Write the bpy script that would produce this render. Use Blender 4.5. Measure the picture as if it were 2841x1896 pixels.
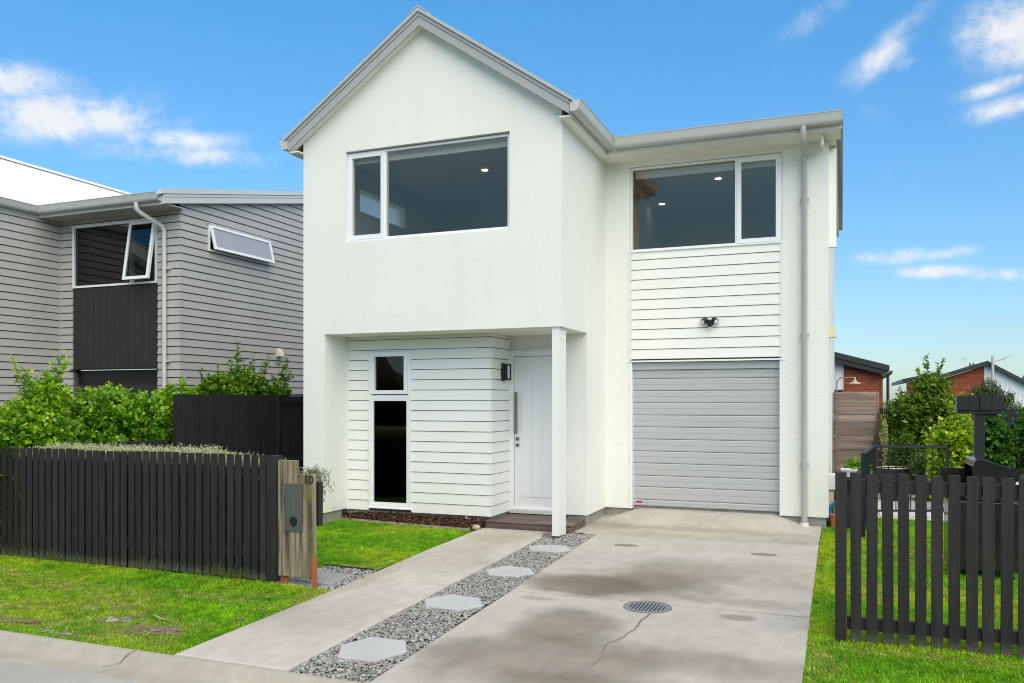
import bpy, bmesh, math, random
import numpy as np
from mathutils import Vector, Matrix
from mathutils.geometry import tessellate_polygon

for _o in list(bpy.data.objects):
    bpy.data.objects.remove(_o)
scene = bpy.context.scene
COL = scene.collection
R = math.radians

# ------------------------------------------------------------------ camera
CAM = Vector((3.3636, -10.2167, 1.6345))
YAW = 0.3778
cd = bpy.data.cameras.new('camera')
cam = bpy.data.objects.new('camera', cd)
COL.objects.link(cam)
cam.location = CAM
cam.rotation_euler = (R(90), 0, YAW)
cd.sensor_fit = 'HORIZONTAL'
cd.sensor_width = 36.0
cd.lens = 36.0 * 2305.8 / 2841.0
cd.shift_y = 163.6 / 2841.0
cd.clip_start = 0.05
cd.clip_end = 3000
scene.camera = cam

# ------------------------------------------------------------------ light and sky
SUN_EL, SUN_AZ = 48.0, 42.0          # azimuth measured from behind the camera's house-axis, towards +X
EXPOSURE = 0.75
scene.view_settings.view_transform = 'Standard'
scene.view_settings.look = 'None'
scene.view_settings.gamma = 1.0
scene.view_settings.exposure = EXPOSURE
scene.view_settings.use_curve_mapping = False
scene.cycles.use_denoising = True
scene.cycles.pixel_filter_type = 'BLACKMAN_HARRIS'
scene.cycles.filter_width = 1.05
scene.cycles.max_bounces = 8
scene.cycles.transparent_max_bounces = 16
scene.cycles.caustics_reflective = False
scene.cycles.caustics_refractive = False

sun_dir = Vector((math.sin(R(SUN_AZ)) * math.cos(R(SUN_EL)), -math.cos(R(SUN_AZ)) * math.cos(R(SUN_EL)), math.sin(R(SUN_EL))))
sl = bpy.data.lights.new('sun', 'SUN')
sl.energy = 2.2
sl.angle = R(80)
sl.color = (1.0, 0.835, 0.605)
so = bpy.data.objects.new('sun', sl)
COL.objects.link(so)
so.rotation_euler = sun_dir.to_track_quat('Z', 'Y').to_euler()

w = bpy.data.worlds.new('World')
scene.world = w
w.use_nodes = True
nt = w.node_tree
for n in list(nt.nodes):
    nt.nodes.remove(n)


def N(tree, typ, **kw):
    n = tree.nodes.new(typ)
    for k, v in kw.items():
        setattr(n, k, v)
    return n


def L(tree, a, b):
    tree.links.new(a, b)


sky = N(nt, 'ShaderNodeTexSky', sky_type='NISHITA')
sky.sun_disc = False
sky.sun_elevation = R(SUN_EL)
sky.sun_rotation = math.atan2(sun_dir.x, sun_dir.y)
sky.air_density = 1.0
sky.dust_density = 0.6
sky.ozone_density = 1.6
tc = N(nt, 'ShaderNodeTexCoord')
hs = N(nt, 'ShaderNodeMix', data_type='RGBA', blend_type='MULTIPLY')
hs.inputs['Factor'].default_value = 1.0
sepz = N(nt, 'ShaderNodeSeparateXYZ'); L(nt, tc.outputs['Generated'], sepz.inputs[0])
elr = N(nt, 'ShaderNodeMapRange'); L(nt, sepz.outputs[2], elr.inputs[0])
elr.inputs[1].default_value = 0.05; elr.inputs[2].default_value = 0.42
gain = N(nt, 'ShaderNodeMix', data_type='RGBA'); L(nt, elr.outputs[0], gain.inputs['Factor'])
gain.inputs['A'].default_value = (.83, 1.0, 1.14, 1); gain.inputs['B'].default_value = (.60, 1.38, 1.70, 1)
L(nt, gain.outputs['Result'], hs.inputs['B'])
L(nt, sky.outputs[0], hs.inputs['A'])
dirv = N(nt, 'ShaderNodeVectorMath', operation='NORMALIZE')
L(nt, tc.outputs['Generated'], dirv.inputs[0])
# clouds: broken wisps fixed in the sky (directions, not picture positions)
warp = N(nt, 'ShaderNodeTexNoise')
warp.inputs['Scale'].default_value = 6.0
warp.inputs['Detail'].default_value = 4.0
L(nt, dirv.outputs[0], warp.inputs['Vector'])
wv = N(nt, 'ShaderNodeVectorMath', operation='MULTIPLY_ADD')
L(nt, warp.outputs['Color'], wv.inputs[0])
wv.inputs[1].default_value = (0.05, 0.05, 0.035)
L(nt, dirv.outputs[0], wv.inputs[2])
ws = N(nt, 'ShaderNodeVectorMath', operation='SUBTRACT')
L(nt, wv.outputs[0], ws.inputs[0])
ws.inputs[1].default_value = (0.025, 0.025, 0.0175)


def sdir(px, py):
    s, c = math.sin(-YAW), math.cos(-YAW)
    rt, up = (px * 1.20894 - 1420.5) / 2305.8, (1111.6 - py * 1.20894) / 2305.8
    return Vector((s + rt * c, c - rt * s, up)).normalized()


CLOUDS = [  # direction, half width, half height, tilt, strength
    ((175, 265), 0.0878, 0.0268, 0, 1.44), ((240, 245), 0.0549, 0.0220, -8, 0.96), ((320, 285), 0.0488, 0.0122, -10, 0.72), ((390, 318), 0.0732, 0.0134, -4, 1.14), ((300, 330), 0.0610, 0.0122, 0, 0.66),
    ((445, 358), 0.1037, 0.0122, -3, 0.96), ((540, 365), 0.0549, 0.0098, -4, 0.60),
    ((20, 182), 0.0671, 0.0171, -3, 1.20), ((120, 190), 0.0732, 0.0110, -6, 0.60), ((20, 230), 0.0488, 0.0195, -4, 0.54),
    ((2030, 140), 0.0367, 0.0173, 35, 0.94), ((2075, 75), 0.0486, 0.0151, 50, 0.55), ((2100, 145), 0.0216, 0.0076, 20, 0.77), ((2300, 75), 0.0486, 0.0302, 15, 1.38), ((2345, 110), 0.0324, 0.0216, 0, 0.99),
    ((2275, 200), 0.0367, 0.0097, 22, 0.88), ((2320, 245), 0.0454, 0.0119, 14, 1.04), ((2035, 588), 0.0324, 0.0092, 2, 1.16), ((2170, 585), 0.0324, 0.0065, 6, 0.83),
    ((2140, 626), 0.0432, 0.0076, 0, 1.16), ((2310, 640), 0.0367, 0.0070, 0, 1.04), ((1850, 50), 0.0432, 0.0140, 30, 0.61), ((2010, 260), 0.0130, 0.0216, 70, 0.33), ((1900, 20), 0.0432, 0.0108, 25, 0.44)]
acc = None
for C0, a, b, tilt, amp in CLOUDS:
    P0_ = sdir(*C0)
    T1 = (sdir(C0[0] + 15, C0[1]) - sdir(C0[0] - 15, C0[1])).normalized()
    T2 = T1.cross(P0_).normalized()
    ct, st = math.cos(R(tilt)), math.sin(R(tilt))
    U, V = T1 * ct + T2 * st, T2 * ct - T1 * st
    d1 = N(nt, 'ShaderNodeVectorMath', operation='DOT_PRODUCT')
    L(nt, ws.outputs[0], d1.inputs[0]); d1.inputs[1].default_value = U / a
    d2 = N(nt, 'ShaderNodeVectorMath', operation='DOT_PRODUCT')
    L(nt, ws.outputs[0], d2.inputs[0]); d2.inputs[1].default_value = V / b
    q1 = N(nt, 'ShaderNodeMath', operation='MULTIPLY')
    L(nt, d1.outputs['Value'], q1.inputs[0]); L(nt, d1.outputs['Value'], q1.inputs[1])
    q2 = N(nt, 'ShaderNodeMath', operation='MULTIPLY_ADD')
    L(nt, d2.outputs['Value'], q2.inputs[0]); L(nt, d2.outputs['Value'], q2.inputs[1]); L(nt, q1.outputs[0], q2.inputs[2])
    q3 = N(nt, 'ShaderNodeMath', operation='MULTIPLY')
    L(nt, q2.outputs[0], q3.inputs[0]); q3.inputs[1].default_value = -1.0
    q4 = N(nt, 'ShaderNodeMath', operation='EXPONENT')
    L(nt, q3.outputs[0], q4.inputs[0])
    q5 = N(nt, 'ShaderNodeMath', operation='MULTIPLY')
    L(nt, q4.outputs[0], q5.inputs[0]); q5.inputs[1].default_value = amp
    if acc is not None:
        q6 = N(nt, 'ShaderNodeMath', operation='SMOOTH_MAX'); q6.inputs[2].default_value = .15
        L(nt, acc.outputs[0], q6.inputs[0]); L(nt, q5.outputs[0], q6.inputs[1])
        q5 = q6
    acc = q5
# broken cloud layer overhead, all round
sep = N(nt, 'ShaderNodeSeparateXYZ'); L(nt, dirv.outputs[0], sep.inputs[0])
zc = N(nt, 'ShaderNodeMath', operation='MAXIMUM'); L(nt, sep.outputs[2], zc.inputs[0]); zc.inputs[1].default_value = 0.08
pl = N(nt, 'ShaderNodeVectorMath', operation='DIVIDE')
L(nt, dirv.outputs[0], pl.inputs[0])
cz = N(nt, 'ShaderNodeCombineXYZ')
for i in range(3):
    L(nt, zc.outputs[0], cz.inputs[i])
L(nt, cz.outputs[0], pl.inputs[1])
fb = N(nt, 'ShaderNodeTexNoise')
fb.inputs['Scale'].default_value = 20.0
fb.inputs['Detail'].default_value = 9.0
fb.inputs['Roughness'].default_value = 0.62
L(nt, ws.outputs[0], fb.inputs['Vector'])
cl = N(nt, 'ShaderNodeTexNoise')
cl.inputs['Scale'].default_value = 0.8
cl.inputs['Detail'].default_value = 7.0
cl.inputs['Roughness'].default_value = 0.55
plo = N(nt, 'ShaderNodeVectorMath', operation='ADD'); L(nt, pl.outputs[0], plo.inputs[0]); plo.inputs[1].default_value = (3.1, 1.7, 0)
L(nt, plo.outputs[0], cl.inputs['Vector'])
clr = N(nt, 'ShaderNodeMapRange', interpolation_type='SMOOTHSTEP')
L(nt, cl.outputs['Fac'], clr.inputs[0])
clr.inputs[1].default_value = 0.34; clr.inputs[2].default_value = 0.56
ovh = N(nt, 'ShaderNodeMapRange', interpolation_type='SMOOTHSTEP'); L(nt, sep.outputs[2], ovh.inputs[0])
ovh.inputs[1].default_value = 0.50; ovh.inputs[2].default_value = 0.66
cb = N(nt, 'ShaderNodeMath', operation='MULTIPLY'); L(nt, clr.outputs[0], cb.inputs[0]); L(nt, ovh.outputs[0], cb.inputs[1])
# local clouds = blob * (0.35 + fbm)
fbm = N(nt, 'ShaderNodeMapRange'); L(nt, fb.outputs['Fac'], fbm.inputs[0])
fbm.inputs[1].default_value = 0.28; fbm.inputs[2].default_value = 0.72; fbm.inputs[3].default_value = 0.0; fbm.inputs[4].default_value = 1.55
lc = N(nt, 'ShaderNodeMath', operation='MULTIPLY'); L(nt, acc.outputs[0], lc.inputs[0]); L(nt, fbm.outputs[0], lc.inputs[1])
lcs = N(nt, 'ShaderNodeMapRange', interpolation_type='SMOOTHSTEP'); L(nt, lc.outputs[0], lcs.inputs[0])
lcs.inputs[1].default_value = 0.06; lcs.inputs[2].default_value = 1.3; lcs.inputs[4].default_value = 0.86
mx = N(nt, 'ShaderNodeMath', operation='MAXIMUM'); L(nt, lcs.outputs[0], mx.inputs[0]); L(nt, cb.outputs[0], mx.inputs[1])
SKY_STRENGTH = 0.078
mixc = N(nt, 'ShaderNodeMix', data_type='RGBA')
L(nt, mx.outputs[0], mixc.inputs['Factor'])
L(nt, hs.outputs['Result'], mixc.inputs['A'])
CLOUD_V = 0.58 / SKY_STRENGTH
mixc.inputs['B'].default_value = (CLOUD_V, CLOUD_V * .985, CLOUD_V * .96, 1)
bg = N(nt, 'ShaderNodeBackground'); bg.inputs['Strength'].default_value = SKY_STRENGTH
L(nt, mixc.outputs['Result'], bg.inputs['Color'])
wo = N(nt, 'ShaderNodeOutputWorld'); L(nt, bg.outputs[0], wo.inputs['Surface'])


# ------------------------------------------------------------------ materials
def bsdf_base(name):
    m = bpy.data.materials.new(name)
    m.use_nodes = True
    t = m.node_tree
    return m, t, t.nodes['Principled BSDF'], t.nodes['Material Output']


def ramp(t, fac, cols, pos):
    r = N(t, 'ShaderNodeValToRGB')
    e = r.color_ramp.elements
    while len(e) < len(cols):
        e.new(0.5)
    for i, (c, p) in enumerate(zip(cols, pos)):
        e[i].position = p
        e[i].color = (c[0], c[1], c[2], 1)
    L(t, fac, r.inputs[0])
    return r.outputs[0]


def noise(t, vec, scale, detail=4, rough=.55, stretch=None):
    if stretch:
        mp = N(t, 'ShaderNodeMapping')
        mp.inputs['Scale'].default_value = stretch
        L(t, vec, mp.inputs['Vector'])
        vec = mp.outputs[0]
    n = N(t, 'ShaderNodeTexNoise')
    n.inputs['Scale'].default_value = scale
    n.inputs['Detail'].default_value = detail
    n.inputs['Roughness'].default_value = rough
    L(t, vec, n.inputs['Vector'])
    return n.outputs['Fac']


def mat(name, col, rough=.6, var=.05, vscale=2.0, bump=0.0, bscale=150.0, metallic=0.0, spec=.5, stretch=None, bdist=.002, grime=0.0, coord='Object'):
    m, t, b, o = bsdf_base(name)
    c = N(t, 'ShaderNodeTexCoord').outputs[coord]
    f = noise(t, c, vscale, 6, .6, stretch)
    lo = [x * (1 - var) for x in col]
    hi = [min(1, x * (1 + var)) for x in col]
    out = ramp(t, f, [lo, hi], [.3, .7])
    if grime:
        g = noise(t, c, vscale * 4.3, 8, .7, stretch)
        gr = N(t, 'ShaderNodeMapRange'); L(t, g, gr.inputs[0])
        gr.inputs[1].default_value = .52; gr.inputs[2].default_value = .75; gr.inputs[4].default_value = grime
        mx_ = N(t, 'ShaderNodeMix', data_type='RGBA'); L(t, gr.outputs[0], mx_.inputs['Factor']); L(t, out, mx_.inputs['A'])
        mx_.inputs['B'].default_value = (col[0] * .55, col[1] * .52, col[2] * .45, 1)
        out = mx_.outputs['Result']
    L(t, out, b.inputs['Base Color'])
    b.inputs['Roughness'].default_value = rough
    b.inputs['Metallic'].default_value = metallic
    b.inputs['Specular IOR Level'].default_value = spec
    if bump:
        bn = N(t, 'ShaderNodeBump'); bn.inputs['Strength'].default_value = bump; bn.inputs['Distance'].default_value = bdist
        L(t, noise(t, c, bscale, 3, .6, stretch), bn.inputs['Height'])
        L(t, bn.outputs[0], b.inputs['Normal'])
    return m


def emit(name, col, s):
    m = bpy.data.materials.new(name); m.use_nodes = True; t = m.node_tree
    t.nodes.remove(t.nodes['Principled BSDF'])
    e = N(t, 'ShaderNodeEmission'); e.inputs[0].default_value = (*col, 1); e.inputs[1].default_value = s
    L(t, e.outputs[0], t.nodes['Material Output'].inputs[0])
    return m


def glass(name, tint=(.93, .93, .91), refl=(1, .80, .62)):
    m = bpy.data.materials.new(name); m.use_nodes = True; t = m.node_tree
    t.nodes.remove(t.nodes['Principled BSDF'])
    tr = N(t, 'ShaderNodeBsdfTransparent'); tr.inputs[0].default_value = (*tint, 1)
    gl = N(t, 'ShaderNodeBsdfGlossy'); gl.inputs['Roughness'].default_value = 0.0; gl.inputs[0].default_value = (*refl, 1)
    lw = N(t, 'ShaderNodeLayerWeight'); lw.inputs[0].default_value = .5
    p5 = N(t, 'ShaderNodeMath', operation='POWER'); L(t, lw.outputs['Facing'], p5.inputs[0]); p5.inputs[1].default_value = 4.5
    fr = N(t, 'ShaderNodeMath', operation='MULTIPLY_ADD'); L(t, p5.outputs[0], fr.inputs[0]); fr.inputs[1].default_value = .9; fr.inputs[2].default_value = .062
    ms = N(t, 'ShaderNodeMixShader')
    L(t, fr.outputs[0], ms.inputs[0]); L(t, tr.outputs[0], ms.inputs[1]); L(t, gl.outputs[0], ms.inputs[2])
    L(t, ms.outputs[0], t.nodes['Material Output'].inputs[0])
    return m


def milky(name):
    m = bpy.data.materials.new(name); m.use_nodes = True; t = m.node_tree
    t.nodes.remove(t.nodes['Principled BSDF'])
    tr = N(t, 'ShaderNodeBsdfTransparent'); tr.inputs[0].default_value = (.85, .84, .82, 1)
    tl = N(t, 'ShaderNodeBsdfTranslucent'); tl.inputs[0].default_value = (.85, .84, .82, 1)
    ms = N(t, 'ShaderNodeMixShader'); ms.inputs[0].default_value = .55
    L(t, tr.outputs[0], ms.inputs[1]); L(t, tl.outputs[0], ms.inputs[2]); L(t, ms.outputs[0], t.nodes['Material Output'].inputs[0])
    return m


def leafmat(name, rough=.38, transl=.28, spec=.45):
    m, t, b, o = bsdf_base(name)
    a = N(t, 'ShaderNodeAttribute'); a.attribute_name = 'tint'
    L(t, a.outputs['Color'], b.inputs['Base Color'])
    b.inputs['Roughness'].default_value = rough
    b.inputs['Specular IOR Level'].default_value = spec
    tl = N(t, 'ShaderNodeBsdfTranslucent')
    br = N(t, 'ShaderNodeMix', data_type='RGBA', blend_type='MULTIPLY'); br.inputs['Factor'].default_value = 1
    L(t, a.outputs['Color'], br.inputs['A']); br.inputs['B'].default_value = (1.5, 1.6, .6, 1)
    L(t, br.outputs['Result'], tl.inputs[0])
    ms = N(t, 'ShaderNodeMixShader'); ms.inputs[0].default_value = transl
    L(t, b.outputs[0], ms.inputs[1]); L(t, tl.outputs[0], ms.inputs[2]); L(t, ms.outputs[0], o.inputs[0])
    return m


def woodmat(name, c1, c2, rough=.75, axis='z', scale=14, moss=None, bump=.5, foot=None, cpos=(.34, .64)):
    st = {'x': (.05, 1, 1), 'y': (1, .05, 1), 'z': (1, 1, .05)}[axis]
    m, t, b, o = bsdf_base(name)
    tcn = N(t, 'ShaderNodeTexCoord')
    oi = N(t, 'ShaderNodeObjectInfo')
    ad = N(t, 'ShaderNodeVectorMath', operation='MULTIPLY_ADD')
    L(t, oi.outputs['Random'], ad.inputs[0]); ad.inputs[1].default_value = (7, 5, 9); L(t, tcn.outputs['Object'], ad.inputs[2])
    c = ad.outputs[0]
    f = noise(t, c, scale, 8, .65, st)
    col = ramp(t, f, [c1, c2], cpos)
    k = N(t, 'ShaderNodeMapRange'); L(t, oi.outputs['Random'], k.inputs[0]); k.inputs[3].default_value = .72; k.inputs[4].default_value = 1.25
    mu = N(t, 'ShaderNodeVectorMath', operation='SCALE'); L(t, col, mu.inputs[0]); L(t, k.outputs[0], mu.inputs['Scale'])
    out = mu.outputs[0]
    if moss:
        f2 = noise(t, c, 5, 7, .6, (1, 1, .45))
        mr = N(t, 'ShaderNodeMapRange'); L(t, f2, mr.inputs[0]); mr.inputs[1].default_value = .47; mr.inputs[2].default_value = .66; mr.inputs[4].default_value = .75
        mm = N(t, 'ShaderNodeMix', data_type='RGBA'); L(t, mr.outputs[0], mm.inputs['Factor']); L(t, out, mm.inputs['A']); mm.inputs['B'].default_value = (*moss, 1)
        out = mm.outputs['Result']
    if foot:
        sx = N(t, 'ShaderNodeSeparateXYZ'); L(t, tcn.outputs['Object'], sx.inputs[0])
        nz_ = noise(t, c, 30, 5, .6)
        hz = N(t, 'ShaderNodeMath', operation='MULTIPLY_ADD'); L(t, nz_, hz.inputs[0]); hz.inputs[1].default_value = -.14; L(t, sx.outputs[2], hz.inputs[2])
        fr_ = N(t, 'ShaderNodeMapRange'); L(t, hz.outputs[0], fr_.inputs[0]); fr_.inputs[1].default_value = .03; fr_.inputs[2].default_value = -.06; fr_.inputs[4].default_value = .75
        fm_ = N(t, 'ShaderNodeMix', data_type='RGBA'); L(t, fr_.outputs[0], fm_.inputs['Factor']); L(t, out, fm_.inputs['A']); fm_.inputs['B'].default_value = (*foot, 1)
        out = fm_.outputs['Result']
    L(t, out, b.inputs['Base Color'])
    b.inputs['Roughness'].default_value = rough
    bn = N(t, 'ShaderNodeBump'); bn.inputs['Strength'].default_value = bump; bn.inputs['Distance'].default_value = .003
    L(t, noise(t, c, scale * 3, 6, .65, st), bn.inputs['Height']); L(t, bn.outputs[0], b.inputs['Normal'])
    return m


MT = {}
def plaster():
    m, t, b, o = bsdf_base('white_plaster')
    c = N(t, 'ShaderNodeTexCoord').outputs['Object']
    base = (.845, .85, .80)
    a = ramp(t, noise(t, c, .8, 7, .6), [[x * .965 for x in base], [x * 1.012 for x in base]], [.3, .7])
    st = ramp(t, noise(t, c, 3.2, 7, .62, (1, 1, .09)), [(.978, .978, .965), (1, 1, 1)], [.30, .52])
    sp = ramp(t, noise(t, c, 34, 5, .7), [(.972, .972, .972), (1.01, 1.01, 1.01)], [.38, .62])
    m1 = N(t, 'ShaderNodeMix', data_type='RGBA', blend_type='MULTIPLY'); m1.inputs['Factor'].default_value = 1; L(t, a, m1.inputs['A']); L(t, st, m1.inputs['B'])
    m2 = N(t, 'ShaderNodeMix', data_type='RGBA', blend_type='MULTIPLY'); m2.inputs['Factor'].default_value = 1; L(t, m1.outputs['Result'], m2.inputs['A']); L(t, sp, m2.inputs['B'])
    L(t, m2.outputs['Result'], b.inputs['Base Color']); b.inputs['Roughness'].default_value = .8
    bn = N(t, 'ShaderNodeBump'); bn.inputs['Strength'].default_value = .7; bn.inputs['Distance'].default_value = .004
    L(t, noise(t, c, 120, 4, .65), bn.inputs['Height']); L(t, bn.outputs[0], b.inputs['Normal'])
    return m


MT['plaster'] = plaster()
MT['board'] = mat('white_board_paint', (.82, .83, .79), .45, .015, 1.2)
MT['white'] = mat('white_joinery', (.82, .84, .85), .35, .012, 3)
MT['door'] = mat('white_door_paint', (.78, .80, .80), .35, .012, 2)
MT['backing'] = mat('dark_backing', (.09, .09, .08), .9)
MT['roofgrey'] = mat('grey_roof_metal', (.47, .475, .455), .38, .04, 2, metallic=0.0)
MT['gutter'] = mat('grey_gutter_metal', (.54, .55, .525), .33, .04, 3)
MT['barge'] = mat('grey_barge_metal', (.40, .405, .39), .36, .04, 3)
MT['soffit'] = mat('soffit_paint', (.85, .855, .79), .6, .02, 2)
MT['garage'] = mat('silver_garage_door', (.455, .47, .47), .38, .03, 1.5, stretch=(.3, 1, 3))
MT['concrete_base'] = mat('plinth_concrete', (.30, .29, .25), .9, .25, 6, .6, 60, grime=.6)
MT['glass'] = glass('window_glass')
MT['glassdark'] = glass('window_glass_dark', (.38, .46, .46), (.75, .72, .70))
MT['room'] = mat('room_paint', (.56, .54, .50), .9, .02)
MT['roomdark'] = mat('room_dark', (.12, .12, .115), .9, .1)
MT['downlight'] = emit('downlight', (1, .85, .6), 7)
MT['bulb'] = emit('bulb', (1, .62, .2), 9)
MT['steel'] = mat('brushed_steel', (.42, .40, .36), .32, .06, 8, metallic=.9)
MT['black'] = mat('black_metal', (.012, .012, .013), .4, .1)
MT['blackwood'] = woodmat('black_stained_wood', (.010, .0092, .0082), (.026, .0245, .0225), .62, 'z', 18, bump=.7)
MT['blackpicket'] = woodmat('black_picket_wood', (.0075, .007, .0063), (.022, .0207, .019), .62, 'z', 22, bump=.7, foot=(.10, .098, .07))
MT['blackpost'] = woodmat('near_black_wood', (.004, .0045, .005), (.010, .011, .012), .5, 'z', 18, bump=.5)
MT['blackpale'] = woodmat('black_paling_wood', (.004, .004, .004), (.013, .0125, .012), .7, 'z', 15, bump=.8)
MT['deckwood'] = woodmat('deck_wood', (.06, .040, .032), (.19, .14, .115), .6, 'x', 16)
MT['screenwood'] = woodmat('weathered_screen_wood', (.13, .092, .074), (.29, .225, .19), .7, 'x', 12)
MT['sleeper'] = woodmat('weathered_sleeper', (.045, .037, .029), (.32, .265, .195), .85, 'z', 17, moss=(.19, .165, .05), bump=1.0, cpos=(.40, .56))
MT['corten'] = mat('rusty_steel', (.36, .11, .035), .8, .15, 20, .3, 90)
MT['plate'] = mat('grey_steel_plate', (.16, .155, .145), .38, .1, 6, metallic=.6)
MT['greyboard'] = mat('grey_board_paint', (.44, .44, .42), .5, .05, 1.2, grime=.12)
MT['greydark'] = mat('charcoal_panel', (.022, .023, .023), .55, .1, 3)
MT['greypipe'] = mat('grey_pipe', (.44, .455, .445), .4, .03)
MT['lightpipe'] = mat('pale_pipe', (.60, .62, .60), .4, .03)
MT['whiteroof'] = mat('white_roof_sheet', (.66, .67, .68), .4, .04, 3, grime=.12)
MT['cream'] = mat('cream_plastic', (.72, .66, .48), .5)
MT['whiteplastic'] = mat('white_plastic', (.80, .81, .80), .4)
MT['leaf'] = leafmat('glossy_leaf', .3, .26, .5)
MT['leafmatte'] = leafmat('matte_leaf', .55, .25, .3)
MT['bark'] = mat('bark', (.13, .10, .07), .9, .25, 12, .6, 60)
MT['soil'] = mat('soil', (.05, .035, .025), .95, .35, 8, .8, 30, bdist=.01)


# ------------------------------------------------------------------ mesh helpers
class MB:
    def __init__(s):
        s.v = []; s.f = []

    def add(s, v, f):
        o = len(s.v)
        s.v += [tuple(p) for p in v]
        s.f += [tuple(i + o for i in q) for q in f]
        return s

    def box(s, x0, x1, y0, y1, z0, z1):
        return s.add([(x0, y0, z0), (x1, y0, z0), (x1, y1, z0), (x0, y1, z0), (x0, y0, z1), (x1, y0, z1), (x1, y1, z1), (x0, y1, z1)],
                     [(0, 3, 2, 1), (4, 5, 6, 7), (0, 1, 5, 4), (1, 2, 6, 5), (2, 3, 7, 6), (3, 0, 4, 7)])

    def prism(s, poly, ax, a, b):
        n = len(poly)
        def P(q, t):
            return {'x': (t, q[0], q[1]), 'y': (q[0], t, q[1]), 'z': (q[0], q[1], t)}[ax]
        v = [P(q, a) for q in poly] + [P(q, b) for q in poly]
        f = [tuple(range(n)), tuple(range(2 * n - 1, n - 1, -1))] + [(i, (i + 1) % n, n + (i + 1) % n, n + i) for i in range(n)]
        return s.add(v, f)

    def holes(s, loops, ax, a, b):
        def P(q, t):
            return {'x': (t, q[0], q[1]), 'y': (q[0], t, q[1]), 'z': (q[0], q[1], t)}[ax]
        tri = tessellate_polygon([[Vector((q[0], q[1], 0)) for q in lp] for lp in loops])
        flat = [q for lp in loops for q in lp]
        n = len(flat)
        f = [tuple(t) for t in tri] + [tuple(i + n for i in reversed(t)) for t in tri]
        o = 0
        for lp in loops:
            k = len(lp)
            f += [(o + i, o + (i + 1) % k, n + o + (i + 1) % k, n + o + i) for i in range(k)]
            o += k
        return s.add([P(q, a) for q in flat] + [P(q, b) for q in flat], f)

    def tube(s, pts, r, n=8, cap=True):
        pts = [Vector(p) for p in pts]
        rr = r if isinstance(r, (list, tuple)) else [r] * len(pts)
        rings = []
        ref = None
        for i, p in enumerate(pts):
            d = (pts[min(i + 1, len(pts) - 1)] - pts[max(i - 1, 0)]).normalized()
            if ref is None:
                ref = Vector((1, 0, 0)) if abs(d.x) < .9 else Vector((0, 1, 0))
            a = d.cross(ref).normalized(); b = d.cross(a).normalized()
            ref = a.cross(d)
            if ref.length < 1e-6:
                ref = None
            rings.append([p + (a * math.cos(2 * math.pi * k / n) + b * math.sin(2 * math.pi * k / n)) * rr[i] for k in range(n)])
        v = [q for rg in rings for q in rg]
        f = [(i * n + k, i * n + (k + 1) % n, (i + 1) * n + (k + 1) % n, (i + 1) * n + k) for i in range(len(pts) - 1) for k in range(n)]
        if cap:
            f += [tuple(range(n - 1, -1, -1)), tuple((len(pts) - 1) * n + k for k in range(n))]
        return s.add(v, f)

    def disc(s, c, nrm, r, n=20, r2=None):
        c = Vector(c); nrm = Vector(nrm).normalized()
        a = nrm.orthogonal().normalized(); b = nrm.cross(a)
        return s.add([c + (a * math.cos(2 * math.pi * k / n) * r + b * math.sin(2 * math.pi * k / n) * (r2 or r)) for k in range(n)], [tuple(range(n))])

    def frame_y(s, x0, x1, z0, z1, wd, y0, y1):      # rectangular picture frame facing -Y
        return s.holes([[(x0, z0), (x1, z0), (x1, z1), (x0, z1)], [(x0 + wd, z0 + wd), (x1 - wd, z0 + wd), (x1 - wd, z1 - wd), (x0 + wd, z1 - wd)]], 'y', y0, y1)

    def xf(s, M):
        s.v = [tuple(M @ Vector(p)) for p in s.v]
        return s


def mesh_of(name, mb, m, smooth=False, bevel=0.0):
    me = bpy.data.meshes.new(name)
    me.from_pydata(mb.v, [], mb.f)
    bm = bmesh.new(); bm.from_mesh(me)
    bmesh.ops.recalc_face_normals(bm, faces=bm.faces)
    if bevel:
        bmesh.ops.bevel(bm, geom=[e for e in bm.edges if e.is_manifold and e.calc_face_angle(0) > .5], offset=bevel, segments=2, profile=.6, affect='EDGES', clamp_overlap=True)
    bm.to_mesh(me); bm.free()
    if smooth:
        me.polygons.foreach_set('use_smooth', [True] * len(me.polygons))
        if hasattr(me, 'set_sharp_from_angle'):
            me.set_sharp_from_angle(angle=R(40))
    me.materials.append(m)
    return me


WORLD = {}


def put(name, me, parent=None, loc=(0, 0, 0)):
    o = bpy.data.objects.new(name, me)
    COL.objects.link(o)
    o.location = loc
    WORLD[o] = Vector(loc)
    if parent is not None:
        o.parent = parent
        o.matrix_parent_inverse = Matrix.Translation(-WORLD[parent])
    return o


def build(name, mb, m, parent=None, smooth=False, bevel=0.0):
    return put(name, mesh_of(name, mb, m, smooth, bevel), parent)


def tag(o, label=None, cat=None, group=None, kind=None):
    if label: o['label'] = label
    if cat: o['category'] = cat
    if group: o['group'] = group
    if kind: o['kind'] = kind
    return o


def thing(name, label, cat, loc, group=None):
    o = put(name, None, None, loc)
    o.empty_display_size = .2
    return tag(o, label, cat, group)


def struct(name, mb, m, smooth=False, bevel=0.0):
    return tag(build(name, mb, m, None, smooth, bevel), kind='structure')


def box(*a):
    return MB().box(*a)


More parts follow.
